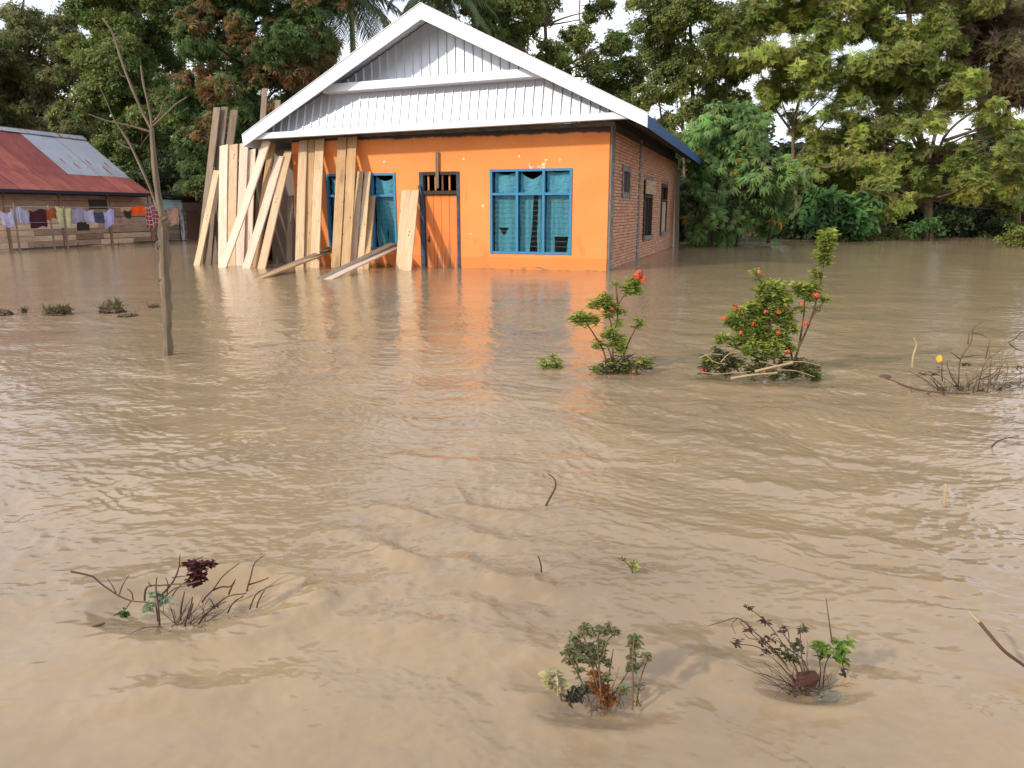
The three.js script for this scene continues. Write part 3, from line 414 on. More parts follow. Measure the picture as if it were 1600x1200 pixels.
{
  const s = thing('shed', 'lean-to shed with a teal wall panel and a brown door beside the rusty house', 'shed', lhAt(7.3, 0, -0.1).toArray(), LHA);
  const paint3 = (a, b, seed) => mat({ map: tex(256, 256, (u, v) => { const n = tileN(u, v, 6, 9, seed, 5); return mix3(a, b, smoothstep(n, -0.05, 0.2)); }, true, [0.5, 0.5]), roughness: 0.85 }), rnd = rngOf(8);
  part('wall', box(4.1, 2.5, 0.05, 2.05, 0.55, -0.06), M.dark, s);
  for (let r = 0; r < 10; r++) for (const [a, b] of [[0, 1.55], [1.9, 4.0]]) part('board', box(b - a, 0.18, 0.02, (a + b) / 2, -0.2 + r * 0.192, -0.02 + rnd() * 0.012), M.old[r % 2], s);
  part('wall_panel', box(1.75, 0.42, 0.02, 0.95, 1.5, 0.012), paint3([0.60, 0.74, 0.72], [0.62, 0.60, 0.56], 301), s, 'flaking pale teal panel');
  part('wall_panel', box(0.9, 0.4, 0.02, 0.7, 1.02, 0.012), paint3([0.70, 0.56, 0.48], [0.55, 0.46, 0.4], 302), s, 'faded peach panel');
  part('post', box(0.16, 2.2, 0.08, 1.72, 0.5, 0.02), paint3([0.78, 0.78, 0.78], [0.55, 0.5, 0.46], 303), s, 'post with flaking white paint');
  part('door', merge([box(0.42, 1.3, 0.03, 2.3, 0.62, 0.02), box(0.42, 1.3, 0.03, 2.73, 0.62, 0.018)]), mat({ map: oldTex[0], color: rgb(0.7, 0.45, 0.38) }), s);
  part('roof', box(4.6, 0.03, 3.0, 0, 0, 0).rotateZ(-0.055).rotateX(0.06).translate(2.2, 1.93, -1.1), mat({ color: rgb(0.06, 0.07, 0.055), roughness: 0.7 }), s);
}
{ // clothesline: posts, wires, washing
  const Z = 1.35;
  const onPlane = (px, py, z) => { const d = ray(px, py), n = lhAt(0, 0, 1).sub(LH), q = lhAt(0, 0, z), t = n.dot(V3(q.x, q.y - EYE, q.z)) / n.dot(d); return d.multiplyScalar(t).add(V3(0, EYE, 0)); };
  const post = (px, h, lean, label) => { const p = onPlane(px, 386, Z); solo('clothesline_post', limb([V3(p.x, -0.4, p.z), V3(p.x + lean * 0.5, h * 0.5, p.z), V3(p.x + lean, h, p.z)], 0.032, 0.026, 6, 4, 0.3), M.old[1], label, 'post'); };
  post(30, 1.5, 0.02, 'thin grey clothesline post under the striped white shirt, leftmost of three'); post(86, 1.45, -0.05, 'thin clothesline post below the rusty orange cloth'); post(106, 1.4, 0.04, 'thin clothesline post below the pale yellow towel');
  const wire = (y, y2) => limb([lhAt(-4, y, Z), lhAt(-1, y - 0.03, Z), lhAt(3, y2 - 0.05, Z), lhAt(7.5, y2, Z * 0.7), lhAt(8.6, y2 + 0.02, 0.1)], 0.006, 0.006, 4, 24);
  solo('clothesline', merge([wire(1.43, 1.43), wire(0.93, 0.95)]), mat({ color: rgb(0.5, 0.48, 0.45) }), 'thin double clothesline strung along the timber wall', 'clothesline');
  const stripe = (a, b, f) => tex(128, 128, (u, v) => (Math.sin(u * 6.28 * f) > 0.5 ? a : b)), check = tex(128, 128, (u, v) => { const p = (u * 5) % 1 < 0.18 || (v * 5) % 1 < 0.18; return p ? [0.8, 0.72, 0.7] : [0.55, 0.2, 0.2]; });
  const items = [
    [0, 50, 408, 458, [0.74, 0.72, 0.82], 'lilac white cloth at the far left end of the clothesline', 'cloth'], [46, 99, 396, 452, 0, 'white striped shirt, second cloth from the left', 'shirt'], [97, 131, 398, 448, [0.66, 0.64, 0.76], 'small pale lilac cloth beside the maroon cloth', 'cloth'],
    [130, 209, 402, 468, [0.26, 0.08, 0.13], 'dark maroon cloth on the clothesline', 'cloth'], [202, 256, 400, 436, [0.62, 0.30, 0.16], 'rusty orange cloth between maroon and yellow ones', 'cloth'], [254, 321, 388, 461, [0.80, 0.80, 0.60], 'pale yellow green towel on the clothesline', 'towel'],
    [324, 380, 394, 449, [0.62, 0.59, 0.67], 'lilac grey cloth right of the yellow towel', 'cloth'], [379, 430, 402, 450, [0.70, 0.68, 0.76], 'pale grey cloth left of the dark grey one', 'cloth'], [427, 473, 409, 448, [0.27, 0.27, 0.34], 'small dark grey cloth on the clothesline', 'cloth'],
    [470, 521, 407, 465, [0.70, 0.68, 0.84], 'bluish lilac cloth right of the dark grey cloth', 'cloth'], [523, 571, 432, 466, [0.62, 0.48, 0.44], 'dull pinkish cloth hanging low before the window', 'cloth'], [563, 601, 404, 431, [0.15, 0.18, 0.14], 'small dark green cloth beside the bright orange one', 'cloth'],
    [597, 663, 386, 420, [0.96, 0.34, 0.08], 'vivid orange cloth on the clothesline', 'cloth'], [664, 719, 390, 466, 1, 'red and white checked cloth at the right end', 'cloth'], [762, 815, 400, 465, [0.76, 0.58, 0.48], 'peach cloth hanging right of the dead sapling', 'cloth']];
  const rnd = rngOf(4);
  for (const [x0, x1, y0, y1, c, label, cat] of items) {
    const A = onPlane(x0 / 2.926, 190 + y0 / 2.926, Z), B = onPlane(x1 / 2.926, 190 + y0 / 2.926 + 0.5, Z), hgt = (y1 - y0) / 2.926 / FPX * Math.hypot(A.x, A.z) * 1.02, NX = 14, NY = 10, pos = [], uv = [], idx = [], s = rnd() * 40, nrm = lhAt(0, 0, 1).sub(LH);
    for (let j = 0; j <= NY; j++) for (let i = 0; i <= NX; i++) { const u = i / NX, v = j / NY, p = A.clone().lerp(B, u), w = 0.05 * v * Math.sin(u * 9 + s) + 0.03 * n3(u * 3, v * 3, s), sag = 0.05 * Math.sin(u * 3.14 * (1 + (s % 2 | 0))) + 0.05 * n3(u * 2, 0, s); p.y -= v * hgt * (1 + 0.12 * n3(u * 2.5, 1, s)) + sag; p.addScaledVector(nrm, w); p.x += 0.05 * v * n3(v, u * 2, s); pos.push(p.x, p.y, p.z); uv.push(u, v); }
    for (let j = 0; j < NY; j++) for (let i = 0; i < NX; i++) { const a = j * (NX + 1) + i, b = a + NX + 1; idx.push(a, b, a + 1, a + 1, b, b + 1); }
    const g = new THREE.BufferGeometry(); g.setAttribute('position', new THREE.Float32BufferAttribute(pos, 3)); g.setAttribute('uv', new THREE.Float32BufferAttribute(uv, 2)); g.setIndex(idx); g.computeVertexNormals();
    solo(cat === 'cloth' ? 'hanging_cloth' : cat, g, Array.isArray(c) ? mat({ color: new THREE.Color().setRGB(...c, THREE.SRGBColorSpace), roughness: 0.95 }) : mat({ map: c ? check : stripe([0.80, 0.78, 0.85], [0.62, 0.60, 0.70], 6), roughness: 0.95 }), label, cat);
  }
}

// ---------------------------------------------------------------- leaves and trees
const leafMat = (rough = 0.75, tr = 0.5) => new THREE.MeshPhysicalMaterial({ color: rgb(1, 1, 1), vertexColors: true, specularIntensity: 0.35, roughness: rough, transmission: tr, thickness: 0, side: THREE.DoubleSide });
// one leaf: folded along its midrib, bent down at the tip; along +x, facing +y
function leaf(len, w, fold = 0.18, bend = 0.25) {
  const g = new THREE.BufferGeometry(), y = (t) => -bend * len * t * t, f = fold * w;
  const P = [[0, 0, 0], [len * 0.4, y(0.4), 0], [len, y(1), 0], [len * 0.35, y(0.35) + f, w / 2], [len * 0.75, y(0.75) + f * 0.6, w * 0.36], [len * 0.35, y(0.35) + f, -w / 2], [len * 0.75, y(0.75) + f * 0.6, -w * 0.36]];
  const I = [0, 3, 1, 3, 4, 1, 4, 2, 1, 0, 1, 5, 5, 1, 6, 6, 1, 2]; g.setAttribute('position', new THREE.Float32BufferAttribute(P.flat(), 3)); g.setIndex(I); return g;
}
const Q = new THREE.Quaternion(), E3 = new THREE.Euler();
// a spray of leaves round a short twig; kinds differ in leaf shape and habit
function spray(kind, seed) {
  const rnd = rngOf(seed), out = [], add = (g, p, e, c) => { g.applyQuaternion(Q.setFromEuler(E3.set(...e, 'YZX'))); g.translate(...p); out.push(paint(g, c)); }, tone = (v = 0.6) => { const k = 1 - v / 2 + v * rnd(); return [k * (0.94 + 0.12 * rnd()), k, k * (0.9 + 0.2 * rnd())]; };
  if (kind === 'small') for (let i = 0; i < 22; i++) { const l = 0.07 + 0.05 * rnd(); add(leaf(l, l * 0.5), [(rnd() - 0.5) * 0.42, (rnd() - 0.5) * 0.2, (rnd() - 0.5) * 0.42], [0.9 * (rnd() - 0.5), rnd() * 6.28, 0.9 * (rnd() - 0.6)], tone()); }
  if (kind === 'broad') for (let i = 0; i < 13; i++) { const l = 0.13 + 0.09 * rnd(); add(leaf(l, l * 0.55), [(rnd() - 0.5) * 0.4, (rnd() - 0.5) * 0.22, (rnd() - 0.5) * 0.4], [0.8 * (rnd() - 0.5), rnd() * 6.28, 0.9 * (rnd() - 0.7)], tone()); }
  if (kind === 'long') for (let i = 0; i < 13; i++) { const a = i / 13 * 6.28 + rnd() * 0.5, l = 0.2 + 0.1 * rnd(); add(leaf(l, l * 0.24, 0.2, 0.4), [Math.cos(a) * 0.02, 0.05 * rnd(), -Math.sin(a) * 0.02], [0, a, -0.35 + 0.7 * rnd()], tone(0.3)); }
  if (kind === 'feather') for (let s = 0; s < 5; s++) { const a = s / 5 * 6.28 + rnd(), L = 0.36 + 0.14 * rnd(), dr = 0.25 - 0.75 * rnd(), t = tone(0.7); for (let i = 0; i < 5; i++) for (const sd of [-1, 1]) { const q = (i + 1) / 5.5, l = 0.17 * (1.1 - 0.45 * q); add(leaf(l, l * 0.46, 0.1, 0.15), [Math.cos(a) * L * q, dr * L * q * q, -Math.sin(a) * L * q], [0, a + sd * 1.05, dr * q + 0.2 * (rnd() - 0.5)], t.map((k) => k * (0.92 + 0.16 * rnd()))); } }
  if (kind === 'hand') for (let s = 0; s < 3; s++) { const a0 = s / 3 * 6.28 + rnd() * 1.5, cx = Math.cos(a0) * 0.16, cz = -Math.sin(a0) * 0.16, t = tone(0.25); for (let i = 0; i < 7; i++) { const l = (0.22 + 0.05 * rnd()) * (1 - 0.12 * Math.abs(i - 3)); add(leaf(l, l * 0.3, 0.15, 0.55), [cx, 0.05 * s, cz], [0, a0 + (i - 3) * 0.62, -0.25 - 0.15 * rnd()], t.map((k) => k * (0.95 + 0.1 * rnd()))); } }
  if (kind === 'big') for (let i = 0; i < 6; i++) { const a = i / 6 * 6.28 + rnd(), l = 0.34 + 0.14 * rnd(); add(leaf(l, l * 0.5, 0.15, 0.35), [Math.cos(a) * 0.08, 0.1 * rnd(), -Math.sin(a) * 0.08], [0.3 * (rnd() - 0.5), a, 0.35 - 0.7 * rnd()], tone(0.3)); }
  if (kind === 'twig') for (let i = 0; i < 9; i++) { const p = V3((rnd() - 0.5) * 0.3, (rnd() - 0.5) * 0.2, (rnd() - 0.5) * 0.3), d = V3(rnd() - 0.5, rnd() - 0.35, rnd() - 0.5).normalize().multiplyScalar(0.3 + 0.35 * rnd()); const g = limb([p, p.clone().addScaledVector(d, 0.5).add(V3(0.03, 0.02, 0)), p.clone().add(d)], 0.007, 0.003, 3, 2); g.deleteAttribute('uv'); out.push(paint(g, tone(0.4))); }
  const g = merge(out.map((q) => { const a = q.index ? q.toNonIndexed() : q; a.deleteAttribute('uv'); return a; })); g.computeVertexNormals(); return g;
}
const sprays = {}; for (const k of ['small', 'broad', 'long', 'feather', 'hand', 'big', 'twig']) sprays[k] = [spray(k, 5), spray(k, 17), spray(k, 29), spray(k, 43)];
const leafM = leafMat(), twigM = mat({ vertexColors: true, roughness: 0.9 });
const barkTex = (a, b, s) => tex(256, 256, (u, v) => { const n = tileN(u, v, 14, 4, s, 4), m = tileN(u, v, 5, 5, s + 3, 3); return mix3(a, b, clamp(0.5 + n + m, 0, 1)); }, true, [1, 0.6]);
const barks = { brown: mat({ map: barkTex([0.34, 0.27, 0.21], [0.52, 0.44, 0.36], 401), roughness: 0.95 }), grey: mat({ map: barkTex([0.42, 0.38, 0.33], [0.62, 0.58, 0.52], 411), roughness: 0.95 }), dark: mat({ map: barkTex([0.16, 0.13, 0.10], [0.27, 0.22, 0.17], 421), roughness: 0.95 }), red: mat({ map: barkTex([0.38, 0.24, 0.18], [0.52, 0.36, 0.28], 431), roughness: 0.95 }) };
let copies = 0;
const mtx = new THREE.Matrix4(), up = V3(0, 1, 0);
// o: {name, label, cat, depth, clumps: [[px, py, r], ...], trunk: [[px, py], ...], r: trunk radius, bark, kind, density, size, color(p, rnd, h) -> [r, g, b]}
function tree(o) {
  const rnd = rngOf(o.seed), ppm = (p) => FPX / Math.max(1, -p.z), base = o.trunk[0], dz = o.depth;
  const bp = at(base[0], base[1], dz), t = thing(o.name, o.label, o.cat, [bp.x, 0, bp.z], 0, o.group), loc = (p) => p.clone().sub(t.position);
  const tr = o.trunk.map(([px, py, d = 0]) => at(px, py, dz + d)); tr[0].y = -0.5;
  const near = o.clumps.flatMap(([x, y, r]) => (r > 20 ? [[x + (rnd() - 0.5) * 2.2 * r, y + (rnd() - 0.5) * 1.8 * r, r * (0.5 + 0.25 * rnd())]] : [])), cl = [...o.clumps, ...(o.name === 'thicket' ? [] : near)].map(([px, py, r]) => { const d = dz + (rnd() - 0.5) * (o.deep ?? 3.5), p = at(px, py, d); return { p, r: r / FPX * d * 1.08 }; });
  const wood = [limb(tr.map(loc), o.r, o.r * 0.45, 8, 0, 0.25)];
  for (const q of o.stems ?? []) { const s = q.map(([px, py, d = 0]) => at(px, py, dz + d)); wood.push(limb(s.map(loc), o.r * (o.stemR ?? 0.45), o.r * 0.12, 6, 0, 0.2)); }
  for (const c of cl) { if (rnd() > (o.limbs ?? 0.6)) continue; // a limb from the lower part of the trunk out to the clump
    let best = tr[tr.length - 1], bd = 1e9; for (const q of tr.slice(1)) { const d = q.distanceTo(c.p) + (q.y > c.p.y ? 3 : 0); if (d < bd) { bd = d; best = q; } }
    const L = best.distanceTo(c.p), mid = best.clone().lerp(c.p, 0.5).add(V3((rnd() - 0.5) * L * 0.2, -0.08 * L + rnd() * 0.2 * L, (rnd() - 0.5) * L * 0.2)); wood.push(limb([best, mid, c.p].map(loc), Math.min(o.r * 0.4, 0.02 + L * 0.016), 0.012, 5, 5));
    for (let k = 0; k < (o.twigs ?? 2); k++) { const s = mid.clone().lerp(c.p, rnd()), e = c.p.clone().add(V3(rnd() - 0.5, rnd() - 0.4, rnd() - 0.5).multiplyScalar(c.r * 1.7)); wood.push(limb([s, s.clone().lerp(e, 0.5).add(V3(0, 0.1, 0)), e].map(loc), 0.018, 0.006, 4, 3)); } }
  part('trunk', merge(wood), barks[o.bark ?? 'brown'], t);
  const items = []; for (const c of cl) { const n = Math.round(c.r * c.r * (o.density ?? 70)), subs = []; for (let i = 0; i < 7; i++) subs.push([V3(rnd() - 0.5, (rnd() - 0.5) * 0.75, rnd() - 0.5).normalize().multiplyScalar(c.r * (0.35 + 0.55 * rnd())), c.r * (0.3 + 0.28 * rnd())]);
    for (let i = 0; i < n; i++) { const [sc, sr] = subs[Math.floor(rnd() * 7)], d = V3(rnd() * 2 - 1, rnd() * 2 - 1, rnd() * 2 - 1).normalize().multiplyScalar(sr * Math.pow(rnd(), 0.45)); d.y *= o.flat ?? 0.7; const p = sc.clone(); p.y *= (o.flat ?? 0.7) + 0.15; p.add(d).add(c.p); const out = p.clone().sub(c.p).normalize(); items.push([p, out, (p.y - c.p.y) / c.r]); } }
  const grp = {}; for (const it of items) { const k = (o.kindOf ? o.kindOf(it[0], rnd, it[2]) : o.kind) + Math.floor(rnd() * 4); (grp[k] ??= []).push(it); }
  for (const [k, list] of Object.entries(grp)) {
    const kind = k.slice(0, -1), im = new THREE.InstancedMesh(sprays[kind][+k.slice(-1)], kind === 'twig' ? twigM : leafM, list.length); im.name = 'crown'; im.castShadow = im.receiveShadow = true; im.userData.kind = 'stuff'; copies += list.length;
    list.forEach(([p, out, h], i) => { const nrm = out.clone().multiplyScalar(0.55).add(V3(0, 0.75, 0)).add(V3(rnd() - 0.5, rnd() - 0.5, rnd() - 0.5).multiplyScalar(1.5)).normalize(); Q.setFromUnitVectors(up, nrm); const s = (o.size ?? 1) * (0.6 + 0.9 * rnd() ** 1.5); const q2 = new THREE.Quaternion().setFromAxisAngle(up, rnd() * 6.28); mtx.compose(loc(p), Q.clone().multiply(q2), V3(s, s, s)); im.setMatrixAt(i, mtx); const c = kind === 'twig' ? [0.22, 0.15, 0.10].map((k) => k * (0.8 + 0.5 * rnd())) : o.color(p, rnd, h, kind); im.setColorAt(i, rgb(...c)); });
    t.add(im);
  }
  return t;
}
const up2 = (x0, x1, y0, y1, step, r, seed, keep = 0.8) => { const rnd = rngOf(seed), l = []; for (let y = y0; y > y1; y -= step) for (let x = x0; x <= x1; x += step) if (rnd() < keep) l.push([x + (rnd() - 0.5) * step * 0.7, y + (rnd() - 0.5) * step * 0.7, r * (0.8 + 0.4 * rnd())]); return l; };
const greens = (a, b) => (p, rnd, h) => { const n = clamp(0.5 + 0.9 * n3(p.x * 0.5, p.y * 0.5, p.z * 0.3) + 0.3 * (rnd() - 0.5), 0, 1); return mix3(a, b, n).map((k) => k * (0.85 + 0.3 * rnd())); };
const OLIVE = greens([0.18, 0.20, 0.07], [0.35, 0.35, 0.13]), MID = greens([0.175, 0.23, 0.07], [0.36, 0.42, 0.115]), FEATHER = greens([0.21, 0.26, 0.055], [0.43, 0.47, 0.10]), BRIGHT = greens([0.14, 0.24, 0.07], [0.34, 0.47, 0.16]);

tree({ name: 'olive_tree', label: 'broad olive green tree behind the rusty roof, at the far left', cat: 'tree', seed: 1, depth: 47, trunk: [[40, 330], [45, 250], [55, 180], [60, 120]], r: 0.22, bark: 'dark', kindOf: (p, rnd) => (rnd() < 0.04 ? 'twig' : rnd() < 0.4 ? 'long' : 'broad'), density: 200, size: 0.9, deep: 5, color: OLIVE,
  clumps: [[20, 70, 45], [70, 45, 45], [115, 65, 42], [35, 125, 48], [90, 120, 50], [15, 185, 45], [78, 180, 48], [130, 105, 35], [-40, 90, 60], [-50, 170, 60], [55, 235, 50], [120, 185, 36], [100, 235, 40], [10, 240, 45], [-30, 30, 40], [-70, 250, 60], ...up2(40, 150, -15, -120, 45, 38, 31, 0.6)] });
tree({ name: 'leafy_tree', label: 'mid green leafy tree between the olive tree and the orange flushed one', cat: 'tree', seed: 2, depth: 43, trunk: [[205, 335], [210, 260], [215, 170], [215, 90], [218, 20]], r: 0.28, bark: 'brown', kind: 'broad', density: 290, size: 0.8, deep: 4, color: MID,
  clumps: [[160, 15, 40], [200, 50, 48], [243, 20, 42], [255, 80, 38], [180, 105, 45], [232, 135, 42], [160, 160, 36], [205, 190, 40], [250, 185, 36], [182, 232, 34], [232, 255, 42], [195, 290, 42], [262, 250, 34], [145, 60, 36], [235, 310, 40], [160, 290, 35], ...up2(150, 270, -20, -220, 50, 42, 32)] });
const mango = (p, rnd, h) => { const o = 0.7 * n3(p.x * 0.55 + 3, p.y * 0.7, p.z * 0.5) + 0.28 * h + 0.5 * (rnd() - 0.5); return o > 0.16 ? mix3([0.42, 0.20, 0.09], [0.30, 0.25, 0.09], rnd()).map((k) => k * (0.8 + 0.4 * rnd())) : mix3([0.09, 0.16, 0.05], [0.20, 0.29, 0.085], rnd()); };
tree({ name: 'flushing_tree', label: 'dense dark tree flushed with orange brown young leaves, left of the gable', cat: 'tree', seed: 3, depth: 35, trunk: [[395, 360], [395, 280], [392, 200], [392, 110], [390, 40]], r: 0.32, bark: 'dark', kind: 'long', density: 380, size: 0.7, deep: 5, color: mango, flat: 0.8,
  clumps: [[312, 22, 42], [350, 55, 46], [298, 60, 34], [400, 12, 45], [432, 62, 44], [372, 108, 46], [448, 100, 46], [488, 82, 36], [498, 122, 28], [430, 130, 46], [312, 150, 40], [352, 160, 42], [402, 175, 38], [330, 212, 42], [380, 205, 38], [320, 262, 42], [362, 262, 40], [308, 295, 30], [345, 310, 40], [470, 150, 36], [480, 30, 40], [430, 210, 40], ...up2(300, 490, -30, -260, 55, 48, 33, 0.85)] });
tree({ name: 'sparse_tree', label: 'loose green tree with thin trunks behind the right roof slope', cat: 'tree', seed: 4, depth: 45, trunk: [[860, 330], [858, 230], [856, 120], [852, 40], [850, -60]], stems: [[[925, 330], [922, 180, 1], [915, 90], [905, 20], [915, -60]], [[800, 330], [795, 150], [790, 30]]], r: 0.17, bark: 'brown', kind: 'broad', density: 180, size: 0.8, deep: 5, color: MID,
  clumps: [[770, 28, 34], [800, 62, 36], [845, 22, 30], [862, 85, 34], [832, 112, 30], [900, 60, 26], [925, 105, 30], [962, 65, 26], [965, 125, 34], [905, 140, 30], [735, 55, 28], [940, 15, 22], [985, 165, 34], [745, 20, 25], [870, 150, 30], [990, 100, 25], [930, 170, 35], ...up2(730, 980, -25, -240, 52, 38, 34, 0.65)] });
tree({ name: 'slender_tree', label: 'tall slender tree with several straight stems right of the roof', cat: 'tree', seed: 5, depth: 43, trunk: [[1085, 345], [1084, 240], [1082, 130], [1078, 20], [1076, -80]], stems: [[[1100, 345], [1102, 200], [1106, 90], [1112, -40]], [[1070, 345], [1068, 220], [1060, 100], [1050, -40]], [[1128, 345], [1135, 200], [1138, 80], [1145, -20]], [[1045, 345], [1035, 200], [1020, 90]]], stemR: 0.7, r: 0.14, bark: 'brown', kind: 'broad', density: 260, size: 0.68, deep: 4, color: greens([0.19, 0.24, 0.075], [0.39, 0.44, 0.13]),
  clumps: [[1015, 32, 34], [1055, 20, 36], [1105, 32, 42], [1155, 42, 40], [1022, 88, 32], [1062, 82, 36], [1105, 92, 38], [1048, 132, 38], [1112, 142, 34], [1080, 180, 36], [1142, 112, 34], [1030, 150, 24], [1065, 218, 30], [1035, 190, 24], [1110, 200, 30], [1150, 160, 30], ...up2(1010, 1160, -25, -260, 52, 42, 35, 0.8)] });
tree({ name: 'feathery_tree', label: 'spreading feathery green tree right of the slender stems', cat: 'tree', seed: 6, depth: 37, trunk: [[1250, 372], [1243, 300], [1240, 200], [1262, 110], [1280, 40]], stems: [[[1243, 250], [1290, 190], [1350, 150]], [[1240, 210], [1200, 150], [1185, 90]]], r: 0.1, stemR: 0.6, bark: 'brown', kind: 'feather', density: 240, size: 0.58, deep: 5, flat: 0.75, kindOf: (p, rnd) => (rnd() < 0.08 ? 'twig' : rnd() < 0.25 ? 'long' : 'feather'), color: FEATHER,
  clumps: [[1190, 18, 44], [1250, 30, 42], [1232, 72, 34], [1300, 58, 36], [1182, 92, 36], [1345, 28, 40], [1262, 122, 40], [1218, 132, 36], [1312, 112, 38], [1360, 95, 38], [1340, 142, 32], [1292, 172, 16], [1205, 165, 24], [1282, 218, 26], [1245, 190, 22], [1330, 205, 28], [1302, 252, 24], [1262, 262, 30], [1290, 290, 30], ...up2(1180, 1380, -25, -260, 55, 46, 36, 0.7)] });
tree({ name: 'spreading_tree', label: 'large spreading tree with a forked leaning trunk at the right', cat: 'tree', seed: 7, depth: 36, trunk: [[1452, 378], [1450, 310], [1446, 255], [1432, 190], [1425, 110], [1420, 20], [1415, -80]], stems: [[[1455, 290], [1475, 215, -1], [1520, 175, -1], [1580, 150, -1]], [[1448, 270], [1478, 120], [1482, 30], [1490, -60]], [[1475, 220, -1], [1540, 200, -2], [1600, 205, -2]], [[1440, 240], [1400, 180], [1360, 175]], [[1452, 320], [1360, 250, -1], [1290, 262, -1], [1270, 255]], [[1452, 300], [1400, 240], [1330, 215]]], r: 0.2, stemR: 0.45, bark: 'brown', kind: 'feather', density: 240, size: 0.58, deep: 5.5, flat: 0.75, kindOf: (p, rnd) => (rnd() < 0.14 ? 'twig' : rnd() < 0.3 ? 'broad' : 'feather'), limbs: 0.8, twigs: 4, color: FEATHER,
  clumps: [[1392, 42, 38], [1420, 82, 40], [1460, 62, 36], [1402, 132, 42], [1452, 112, 38], [1500, 130, 36], [1482, 158, 30], [1402, 168, 32], [1380, 222, 42], [1432, 205, 36], [1352, 250, 40], [1402, 262, 40], [1440, 275, 32], [1502, 242, 34], [1560, 240, 38], [1592, 275, 34], [1522, 285, 30], [1382, 300, 38], [1332, 302, 34], [1432, 312, 34], [1545, 175, 30], [1592, 205, 34], [1330, 178, 18], [1500, 300, 26], [1560, 305, 28], [1470, 20, 34], [1350, 215, 24], [1300, 240, 22], ...up2(1400, 1600, -25, -280, 55, 46, 37, 0.75)] });
tree({ name: 'bare_tree', label: 'half bare reddish brown twiggy tree in the top right corner', cat: 'tree', seed: 8, depth: 38, trunk: [[1590, 372], [1585, 260], [1570, 160], [1555, 80], [1550, 0], [1555, -90]], stems: [[[1570, 170], [1520, 90], [1500, 20]], [[1570, 160], [1600, 80], [1620, 0]], [[1575, 200], [1490, 120, -1], [1440, 60, -1]]], r: 0.2, bark: 'red', density: 220, size: 0.75, deep: 4, limbs: 0.95, twigs: 6, kindOf: (p, rnd) => rnd() < 0.62 ? 'twig' : 'feather', color: (p, rnd) => mix3([0.2, 0.12, 0.07], [0.2, 0.2, 0.06], rnd()),
  clumps: [[1510, 20, 36], [1550, 40, 36], [1590, 25, 34], [1530, 75, 36], [1575, 85, 38], [1610, 70, 36], [1600, 130, 34], [1560, 125, 32], [1520, 115, 26], [1495, 55, 26], [1640, 130, 40], [1640, 220, 40], ...up2(1500, 1620, -25, -160, 50, 40, 38, 0.6)] });
tree({ name: 'cassava_tree', label: 'bright green large-leaved shrub beside the right eave of the house', cat: 'shrub', seed: 9, depth: 27.5, trunk: [[1112, 384], [1118, 320], [1125, 260], [1135, 215]], stems: [[[1150, 384], [1165, 320], [1180, 240]], [[1200, 380], [1210, 320], [1212, 270]]], r: 0.07, stemR: 0.8, bark: 'dark', kind: 'hand', density: 95, size: 1.0, deep: 2.2, flat: 0.8, color: (p, rnd, h) => (rnd() < 0.006 ? [0.55, 0.33, 0.02] : BRIGHT(p, rnd, h)),
  clumps: [[1100, 198, 24], [1135, 184, 30], [1178, 180, 28], [1118, 228, 32], [1168, 222, 36], [1105, 272, 28], [1150, 268, 36], [1205, 262, 32], [1112, 318, 30], [1162, 308, 36], [1212, 312, 32], [1105, 360, 26], [1240, 285, 26], [1150, 350, 30], [1195, 345, 30], [1130, 372, 16]] });

// lower growth along the water's edge
const shrub = (name, label, seed, depth, base, clumps, kind, color, o = {}) => tree({ name, label, cat: 'shrub', seed, depth, trunk: [base, [base[0] + 2, base[1] - 12], [clumps[0][0], clumps[0][1]]], r: 0.035, bark: 'dark', kind, density: 110, size: 0.85, deep: 1.6, color, clumps, limbs: 0.8, twigs: 1, ...o });
const LUSH = greens([0.06, 0.14, 0.035], [0.13, 0.25, 0.065]), YEL = greens([0.16, 0.19, 0.03], [0.26, 0.28, 0.05]);
shrub('shrub', 'glossy large-leaved dark green shrub under the spreading tree', 51, 33, [1310, 372], [[1310, 330, 30], [1278, 345, 22], [1345, 340, 26], [1325, 355, 24], [1292, 318, 18], [1350, 318, 18]], 'big', LUSH);
shrub('shrub', 'small light green shrub at the water edge below the forked trunk', 52, 33.5, [1450, 372], [[1448, 352, 18], [1432, 358, 12], [1465, 355, 12]], 'broad', LUSH);
shrub('shrub', 'yellow green shrub at the right edge of the photo by the water', 53, 28, [1590, 386], [[1582, 370, 16], [1598, 366, 18], [1605, 378, 14]], 'broad', YEL, { density: 260, size: 0.6 });
shrub('shrub', 'pale low shrub at the water edge left of the light green one', 54, 34, [1365, 372], [[1362, 364, 10], [1375, 366, 9], [1330, 368, 7]], 'small', YEL, { density: 200 });
shrub('shrub', 'tiny tuft standing in water right of the pale low shrub', 55, 34, [1402, 372], [[1400, 366, 7], [1410, 367, 6]], 'small', FEATHER, { density: 250 });
const deepG = greens([0.045, 0.07, 0.025], [0.10, 0.135, 0.045]);
